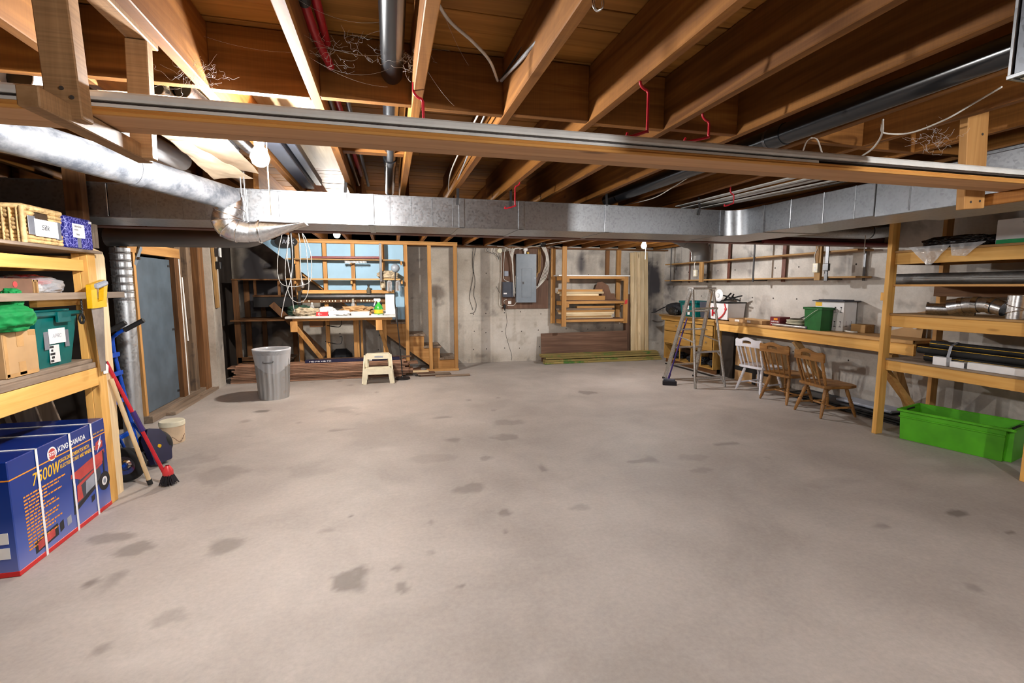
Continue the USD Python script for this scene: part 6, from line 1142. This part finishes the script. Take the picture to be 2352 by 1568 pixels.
# ---------------------------------------------------------------- three mates chairs; a chair looks along +x in its own frame
def chair(name, label, m, group, at, rz):
    c = Thing(name, label, 'chair', group, rz=rz, at=at)
    W_ = m if m == 'chair_white' else m + '_z'
    seat = Polygon([(-.20, -.15), (-.19, -.19), (-.12, -.215), (.10, -.225), (.20, -.20), (.235, -.10), (.225, 0), (.235, .10), (.20, .20), (.10, .225), (-.12, .215), (-.19, .19), (-.20, .15)]).buffer(.012).buffer(-.004)
    c.part('seat', cat(prism(seat, .028, (0, 0, .345), (1, 0, 0), (0, 1, 0)), prism(seat.buffer(-.012), .006, (0, 0, .339), (1, 0, 0), (0, 1, 0))), W_ if m == 'chair_white' else m + '_x', 30)
    def turned(p, q, r0=.016):
        p, q = np.array(p), np.array(q); ts = [0, .05, .12, .30, .44, .47, .50, .53, .56, .60, .75, .92, 1.0]; rs = [.55, .75, .9, 1.05, 1.15, .85, 1.2, .85, 1.2, .85, 1.15, 1.0, .8]
        return tube([p + (q - p) * t for t in ts], [r0 * k for k in rs], 12)
    for sx, sy in ((-1, -1), (-1, 1), (1, -1), (1, 1)): c.part('leg', turned((sx * .225, sy * .205, 0), (sx * .13, sy * .14, .345), .019), W_, 50)
    for sy in (-1, 1): c.part('stretcher', turned((-.195, sy * .184, .11), (.195, sy * .184, .11), .012), W_ if m == 'chair_white' else m + '_x', 50)
    c.part('cross_stretcher', turned((0, -.184, .11), (0, .184, .11), .011), W_ if m == 'chair_white' else m + '_y', 50)
    bow = lambda y: -.255 + .06 * (1 - (y / .21) ** 2) * -.6
    for y in (-.185, .185): c.part('back_post', turned((-.165, y * .95, .37), (-.25, y * 1.05, .66), .016), W_, 50)
    for y in (-.115, -.04, .04, .115): c.part('spindle', turned((-.175, y * .95, .37), (bow(y) + .005, y * 1.08, .66), .0105), W_, 50)
    Y = np.linspace(-.225, .225, 19); top = .77 + .018 * np.cos(Y / .225 * math.pi * 1.5) * (np.abs(Y) < .18) - .03 * np.clip((np.abs(Y) - .17) / .055, 0, 1) ** 2; bot = .645 + .012 * np.cos(Y / .225 * math.pi / 2)
    v, f = [], []
    rows = 7; keep = {}
    for i, y in enumerate(Y):
        for j in range(rows):
            t = j / (rows - 1); z = bot[i] + (top[i] - bot[i]) * t; x = bow(y) - .05 * (z - .66)
            v += [(x - .011, y, z), (x + .011, y, z)]
    idx = lambda i, j, s: (i * rows + j) * 2 + s
    n_ = len(Y); hole = lambda i, j: 6 <= i <= 11 and 2 <= j <= 3 and (7 <= i <= 10 or True)
    cell = lambda i, j: 0 <= i < n_ - 1 and 0 <= j < rows - 1 and not hole(i, j)
    for i in range(n_ - 1):
        for j in range(rows - 1):
            if not cell(i, j): continue
            A, Bq, Cq, Dq = (i, j), (i + 1, j), (i + 1, j + 1), (i, j + 1)
            q = [idx(*p, 0) for p in (A, Bq, Cq, Dq)]; f += [(q[0], q[2], q[1]), (q[0], q[3], q[2])]
            q = [idx(*p, 1) for p in (A, Bq, Cq, Dq)]; f += [(q[0], q[1], q[2]), (q[0], q[2], q[3])]
            for (di, dj), (p, r_) in (((-1, 0), (Dq, A)), ((1, 0), (Bq, Cq)), ((0, -1), (A, Bq)), ((0, 1), (Cq, Dq))):
                if not cell(i + di, j + dj): a_, b_, c_, d_ = idx(*p, 0), idx(*r_, 0), idx(*r_, 1), idx(*p, 1); f += [(a_, b_, c_), (a_, c_, d_)]
    c.part('crest_rail', TM(v, f), W_ if m == 'chair_white' else m + '_y', 40)
    return c
chair('wooden_chair', 'white painted spindle back chair furthest of the three at the bench', 'chair_white', 'chairs along the bench', (5.17, 5.72, 0), math.radians(8))
c0 = chair('wooden_chair', 'brown spindle back chair nearest the right rack post', 'chair_wood', 'chairs along the bench', (4.985, 4.47, 0), math.radians(-6))
copy_of(c0, (5.06, 5.12, 0), math.radians(5), 'brown spindle back chair in the middle beside the white one')

# ---------------------------------------------------------------- right storage rack
R = Thing('storage_rack', 'tall new pine storage rack on the right holding ducts and hoses', 'rack')
fy = 3.69
R.part('post', *lbox(4.79, 4.88, fy, fy + .045, 0, 2.17, 'pine', .003)); R.part('post', *lbox(4.71, 4.80, 2.44, 2.485, 0, 2.17, 'pine', .003)); R.part('post', *lbox(4.79, 4.88, .9, .945, 0, 2.17, 'pine', .003))
for y in (fy, 2.46): R.part('rear_post', *lbox(5.49, 5.58, y, y + .04, 0, JB - .005, 'stud'))
for z0, z1, m in ((1.715, 1.825, 'pine'), (1.105, 1.215, 'pine'), (.665, .765, 'pine')):
    R.part('front_rail', *lbox(4.84, 4.878, .95, fy - .002, z0, z1, m, .003)); R.part('rear_rail', *lbox(5.45, 5.488, .95, fy + .04, z0, z1, 'stud'))
    R.part('side_rail', *lbox(4.885, 5.488, fy + .002, fy + .038, z0, z1, 'old_wood'))
R.part('thin_rail', *lbox(4.845, 4.87, .95, fy - .002, 1.500, 1.520, 'stud')); R.part('rear_rail', *lbox(5.45, 5.488, .95, fy + .04, 1.40, 1.5, 'old_wood')); R.part('stub', *lbox(4.80, 4.86, fy + .046, fy + .08, 1.36, 1.44, 'pine'))
for z_ in (1.826, 1.216, .766):
    for k in range(4): R.part('shelf_board', *lbox(4.83 + .165 * k, 4.99 + .165 * k, .95, fy - .003, z_, z_ + .02, 'grey_wood' if z_ < 1 else 'shelf_wood'))
R.part('thin_shelf', *lbox(4.872, 5.449, .95, fy - .003, 1.502, 1.512, 'shelf_wood'))
R.part('brace', *lum((4.92, fy + .07, .66), (5.42, fy + .07, .16), .04, .085, 'stud', (0, 1, 0)))
zt = 1.8465
o = Thing('black_bundle', 'shiny black plastic wrapped bundle on the top shelf of the right rack', 'bundle')
o.part('wrap', lump((5.02, 3.30, zt), (.13, .25, .065), .22, 3, 91, 5), 'black_bag', True); o.part('wrap', lump((4.93, 3.15, zt), (.09, .22, .055), .3, 3, 92, 5), 'black_bag', True); o.part('roll', tube([(5.08, 3.3, zt + .06), (5.12, 2.95, zt + .062)], .045, 16), 'black_bag', 40); o.part('roll_end', tube(curve([(4.86, 3.22, zt + .045), (4.9, 3.1, zt + .05), (4.98, 2.95, zt + .055)], 5), .038, 14), 'black_bag', 40)
o = Thing('clear_film', 'clear plastic film hanging over the edge below the black bundle', 'film')
o.part('film', sheet([(4.826, 3.56, zt + .025), (4.824, 3.20, zt + .025), (4.818, 3.34, 1.70), (4.820, 3.39, 1.70)], 26, 22, .022, 11, 3, .001), 'film', True); o.part('film', sheet([(4.826, 3.2, zt + .025), (4.824, 2.94, zt + .03), (4.816, 3.08, 1.76), (4.82, 3.18, 1.77)], 26, 22, .024, 11, 5, .001), 'film', True)
o = Thing('white_carton', 'white carton with a green stripe on the top shelf of the right rack', 'box'); o.part('carton', bx(4.90, 5.25, 2.55, 2.925, zt, zt + .20, .003), 'white_card'); o.part('green_stripe', bx(4.8985, 4.90, 2.56, 2.92, zt + .004, zt + .036, .0004), 'green_print'); o.part('round_logo', lathe([(.017, 0), (.023, 0), (.023, .001), (.017, .001), (.017, 0)], 20) if False else cyl((4.8992, 2.735, zt + .165), (4.898, 2.735, zt + .165), .018, 20), 'grey_print'); o.part('flap', bar((4.92, 2.7, zt + .203), (5.2, 2.66, zt + .24), .2, .004), 'card')
o = Thing('long_pipe', 'long dull metal pipe lying on the thin shelf of the right rack', 'pipe'); o.part('pipe', tube([(5.02, 3.80, 1.5705), (5.02, 1.4, 1.5705)], .056, 24), 'zinc_dull', 40); o.part('seam', tube([(4.966, 3.78, 1.575), (4.966, 1.4, 1.575)], .003, 6), 'zinc')
ze = 1.2365
o = Thing('duct_offcut', 'short crushed metal duct piece at the far end of the third shelf', 'duct'); o.part('wall', pipe((4.93, 3.42, ze + .055), (5.08, 3.12, ze + .055), .053, .002, 14), 'shiny', 30)
o = Thing('duct_elbow', 'shiny curved metal elbow lying on the third shelf of the right rack', 'duct'); ep = curve([(4.93, 3.24, ze + .075), (4.97, 3.13, ze + .10), (4.99, 2.98, ze + .105), (4.99, 2.86, ze + .075)], 8)
for k in range(0, 24, 6): o.part('gore', tube(ep[k:k + 7], np.interp(np.arange(k, min(k + 7, len(ep))), [0, 12, 24], [.070, .066, .062]), 26, False), 'shiny', 40)
for k in (6, 12, 18): o.part('bead', tube(ep[k - 1:k + 2], .071, 26, False), 'chrome', 40)
o = Thing('duct_tee', 'upright shiny duct fitting at the right of the third shelf', 'duct'); o.part('wall', pipe((4.98, 2.76, ze), (4.98, 2.76, ze + .19), .075, .002, 26), 'shiny', 40); o.part('bead', tube([(4.98 + .077 * math.cos(t), 2.76 + .077 * math.sin(t), ze + .10 + .02 * math.sin(t)) for t in np.linspace(0, 6.283, 30)], .005, 8), 'chrome', True); o.part('bead', tube([(4.98 + .077 * math.cos(t), 2.76 + .077 * math.sin(t), ze + .06 - .02 * math.sin(t)) for t in np.linspace(0, 6.283, 30)], .005, 8), 'chrome', True)
zh = .7865; row = 0
hl = ['front lowest', 'second lowest', 'rear lowest', 'front middle', 'rear middle', 'topmost']
for k, (x, z_, y1) in enumerate(((4.98, 0, 3.42), (5.075, 0, 3.48), (5.17, 0, 3.44), (5.025, .062, 3.52), (5.12, .062, 3.40), (5.07, .124, 3.44))):
    o = Thing('foam_hose', f'{hl[k]} black hose with yellow stripes on the bottom shelf of the right rack', 'hose')
    P = [(x, y1, zh + .040 + z_), (x + .01, 3.0, zh + .036 + z_), (x, 2.2, zh + .036 + z_), (x - .01, 1.4, zh + .036 + z_)]; P = curve(P, 8)
    o.part('hose', tube(P, .0345, 16), 'rubber', 40)
    for aa in ((2.6,), (), (3.4,), (2.2,), (), (2.9,))[k]: o.part('yellow_stripe', tube(P + [.034 * math.cos(aa), 0, .034 * math.sin(aa)], .0028, 5), 'yellow_print', True)
for k, y in enumerate((3.22, 2.52)): one('strap_band', ('grey tie band around the hoses at their far end', 'silver tape band around the hoses nearer the frame edge')[k], 'band', cat(bar((4.941, y, zh + .004), (4.985, y, zh + .17), .025 + .02 * k, .003, (1, 0, 0)), bar((4.985, y, zh + .17), (5.07, y, zh + .205), .025 + .02 * k, .003, (0, 0, 1))), 'tape')
o = Thing('gutter_box', 'long thin white carton in front of the hoses', 'box'); o.part('carton', bx(4.855, 4.915, 2.58, 3.0, zh, zh + .06, .002), 'white_card'); o.part('orange_end', bx(4.855, 4.915, 2.572, 2.5795, zh + .002, zh + .058, .001), 'orange')
for k, (y0, y1, w) in enumerate(((3.16, 3.27, .075), (3.02, 3.13, .05))):
    o = Thing('gutter_fitting', ('white square downspout fitting at the far end beside the hoses', 'smaller white downspout fitting next to the thin white carton')[k], 'fitting'); o.part('wall', cat(bx(4.85, 4.853, y0, y1, zh, zh + w, .0005), bx(4.91, 4.913, y0, y1, zh, zh + w, .0005), bx(4.853, 4.91, y0, y1, zh, zh + .003, .0005), bx(4.853, 4.91, y0, y1, zh + w - .003, zh + w, .0005)), 'white_gloss')
# big green tote on the floor
o = Thing('storage_crate', 'large empty bright green plastic crate on the floor under the right rack', 'crate')
u0, u1 = onZ(2066, 1006, 0), onZ(2300, 1060, 0); ex_ = (u1 - u0); LL = np.linalg.norm(ex_); ex_ /= LL; ey_ = np.array([-ex_[1], ex_[0], 0]); 
def cr(me): return xf(me, [[ex_[0], ey_[0], 0, u0[0]], [ex_[1], ey_[1], 0, u0[1]], [0, 0, 1, 0], [0, 0, 0, 1]])
Dp, Hh = .40, .29
o.part('body', cr(tray(0, LL, .0, Dp, 0.001, Hh, .006, .012, .012)), 'bright_green'); o.part('end_pillar', cr(tray(LL + .002, LL + .05, .04, Dp - .04, 0.001, Hh - .01, .004)), 'bright_green')
o.part('rim', cat([cr(bx(-.03, LL + .07, -.035, -.012, Hh - .012, Hh + .012, .005)), cr(bx(-.03, LL + .07, Dp + .012, Dp + .035, Hh - .012, Hh + .012, .005)), cr(bx(-.035, -.012, -.03, Dp + .03, Hh - .012, Hh + .012, .005)), cr(bx(LL + .05, LL + .075, -.03, Dp + .03, Hh - .012, Hh + .012, .005))]), 'bright_green')
o.part('ridge', cat([cr(bx(-.02, LL + .01, -.020, -.006, Hh - .07, Hh - .055, .003)), cr(bx(-.02, -.008, -.02, Dp + .02, Hh - .07, Hh - .055, .003))]), 'bright_green')
for e_ in (-.03, LL + .03): o.part('handle_grip', cr(bx(e_ - .02, e_ + .03, Dp * .3, Dp * .7, Hh - .02, Hh - .002, .004)), 'rubber')
# ---------------------------------------------------------------- wires, hooks and webs under the ceiling
def hook(lab, p, drop, reach, sx=1, m='red_paint'):
    x, y, z = p
    return one('storage_hook', lab, 'hook', tube(curve([(x, y, z + .03), (x, y, z - .005), (x + .012 * sx, y, z - .022), (x + .03 * sx, y, z - .03)], 4).tolist() + curve([(x + .035 * sx, y, z - .04), (x + .035 * sx, y, z - drop), (x + .03 * sx, y - .0, z - drop - .01), (x + (.03 - reach) * sx, y, z - drop - .035), (x + (.028 - reach) * sx, y, z - drop - .02)], 4).tolist(), .0055, 8), m, True)
jz = JB
hook('red storage hook in the top centre on the joist right of the black drain', (.12, 2.03, jz), .14, .03, 1)
hook('long red storage hook in the middle top beneath a joist', (.945, 1.73, jz), .17, .075, 1)
hook('small red storage hook right of the long one beneath a joist', (1.39, 1.97, jz), .09, .11, 1)
hook('red storage hook just above the middle of the long duct', (.97, 3.55, jz), .16, -.08, -1)
hook('red storage hook near the duct corner at the right', (2.70, 3.42, jz), .09, .075, 1)
one('steel_hook', 'small shiny cup hook at the very top centre', 'hook', tube(curve([(.545, 1.26, JB), (.545, 1.26, JB - .03), (.555, 1.26, JB - .045), (.57, 1.26, JB - .035), (.572, 1.26, JB - .02)], 6), .004, 8), 'chrome', True)
def wire(lab, pts, m='wire_grey', r=.006): return one('ceiling_wire', lab, 'wire', tube(curve(pts, 8), r, 7), m, True)
bz = 2.19
wire('pale wire drooping to the blocking at the top centre', [onZ(985, -30, 2.40), onZ(1030, 45, 2.40), onZ(1085, 95, 2.39), onZ(1125, 140, 2.38), onY(1143, 185, bz)], 'wire_white', .006)
wire('grey wire crossing from the blocking to the upper right', [onY(1150, 185, bz), onZ(1190, 145, 2.36), onZ(1240, 90, 2.37), onZ(1300, 30, 2.38), onZ(1345, -20, 2.38)])
wire('second grey wire fanning out beside the first', [onY(1152, 186, bz), onZ(1210, 120, 2.36), onZ(1275, 50, 2.37), onZ(1330, -15, 2.38)])
wire('thin dark wire leaving the blocking steeply', [onY(1150, 184, bz), onZ(1195, 115, 2.42), onZ(1245, 50, 2.44), onZ(1285, -15, 2.45)], 'wire_black', .004)
wire('thin wire drooping across the joists at the upper right', [onZ(2300, 200, 2.26), onZ(2240, 235, 2.28), onZ(2170, 275, 2.25), onZ(2090, 305, 2.25), onZ(2030, 305, 2.26), onZ(2025, 285, 2.27)], 'wire_white', .004)
wire('short wire curling down below the droop at the upper right', [onZ(2028, 275, 2.27), onZ(2025, 310, 2.26), onZ(2005, 340, 2.26), onZ(1980, 358, 2.28)], 'wire_white', .005)
wire('pair of wires running down to the duct in the centre', [onZ(1120, 250, 2.30), onZ(1085, 330, 2.30), onZ(1065, 380, 2.30), onZ(1040, 440, 2.30)], 'wire_grey', .005)
wire('wire hanging beside the pair above the duct', [onZ(1100, 260, 2.33), onZ(1050, 360, 2.33), onZ(1033, 405, 2.33), onZ(1030, 445, 2.33)], 'wire_white', .005)
wire('pale wire sagging from the black drain at the right', [onZ(1600, 395, 2.30), onZ(1545, 430, 2.25), onZ(1500, 455, 2.24), onZ(1440, 470, 2.26)], 'wire_white', .004)
wire('loose wire curling under the black drain on the right', [onZ(1845, 345, 2.28), onZ(1855, 322, 2.27), onZ(1875, 318, 2.27), onZ(1888, 350, 2.26)], 'wire_white', .004)
# strips stored flat under the joists above the duct corner
for k, (xa, xb, y0, y1, w) in enumerate(((2.70, 2.78, 4.15, 2.75, .06), (2.79, 2.90, 4.2, 2.70, .05), (2.86, 3.02, 4.2, 2.68, .05), (2.94, 3.14, 4.2, 2.66, .045), (3.02, 3.27, 4.2, 2.66, .04))):
    one('stored_strip', ('leftmost of the white strips stored above the duct corner', 'second from the left of the white strips above the duct corner', 'middle one of the white strips above the duct corner', 'second from the right of the white strips above the duct corner', 'rightmost of the white strips stored above the duct corner')[k], 'strip', bar((xa, y0, JB - .012 - .005 * (k % 2)), (xb, y1, JB - .012 - .005 * (k % 2)), w, .008), 'vinyl')

# cobwebs
def web(lab, centre, spread, n, seed, cords=()):
    g_ = np.random.default_rng(seed); pts, cnt = [], []
    for _ in range(n):
        a_ = np.array(centre) + g_.normal(size=3) * spread * [1, .6, .5]; b_ = a_ + g_.normal(size=3) * spread * [1.3, .6, .5]; t = np.linspace(0, 1, 7)[:, None]
        p = a_ * (1 - t) + b_ * t; p[:, 2] -= (4 * t * (1 - t))[:, 0] * g_.uniform(.0, .03); p += g_.normal(size=p.shape) * .006; p[:, 2] = np.minimum(p[:, 2], JT - .01); pts.append(p); cnt.append(7)
    for a_, b_, s_ in cords:
        t = np.linspace(0, 1, 9)[:, None]; p = np.array(a_) * (1 - t) + np.array(b_) * t; p[:, 2] -= (4 * t * (1 - t))[:, 0] * s_; pts.append(p); cnt.append(9)
    c = UsdGeom.BasisCurves.Define(stage, numbered('/World', 'cobweb')); P = np.vstack(pts)
    c.CreateTypeAttr('linear'); c.CreatePointsAttr(Vt.Vec3fArray.FromNumpy(P.astype(np.float32))); c.CreateCurveVertexCountsAttr(Vt.IntArray(cnt))
    c.CreateWidthsAttr(Vt.FloatArray([.0007])); c.SetWidthsInterpolation('constant')
    UsdShade.MaterialBindingAPI.Apply(c.GetPrim()).Bind(look('web')); keys(c.GetPrim(), lab, 'cobweb', None, 'stuff')
web('dusty cobweb on the joist left of the near bulb', (-.66, 2.10, 2.30), .05, 46, 1)
web('dusty cobweb strung between the red pipe and the black drain', (-.12, 1.95, 2.36), .05, 26, 2, [((-.26, 1.8, 2.33), (.02, 1.95, 2.36), .03), ((-.25, 1.9, 2.30), (.03, 2.0, 2.33), .04), ((-.24, 2.0, 2.33), (.02, 2.1, 2.30), .02), ((-.25, 1.7, 2.38), (.02, 1.8, 2.40), .03), ((-.66, 2.18, 2.45), (-.27, 2.1, 2.4), .02)])
web('thin cobweb right of the black drain at the top', (.10, 2.0, 2.38), .04, 30, 3, [((.16, 1.9, 2.30), (.30, 2.18, 2.28), .01), ((.16, 1.6, 2.42), (.36, 2.15, 2.44), .02)])
web('cobweb beside the right hanging post', (2.62, 1.85, 2.22), .05, 26, 4)

for _t in things: _t.flush()
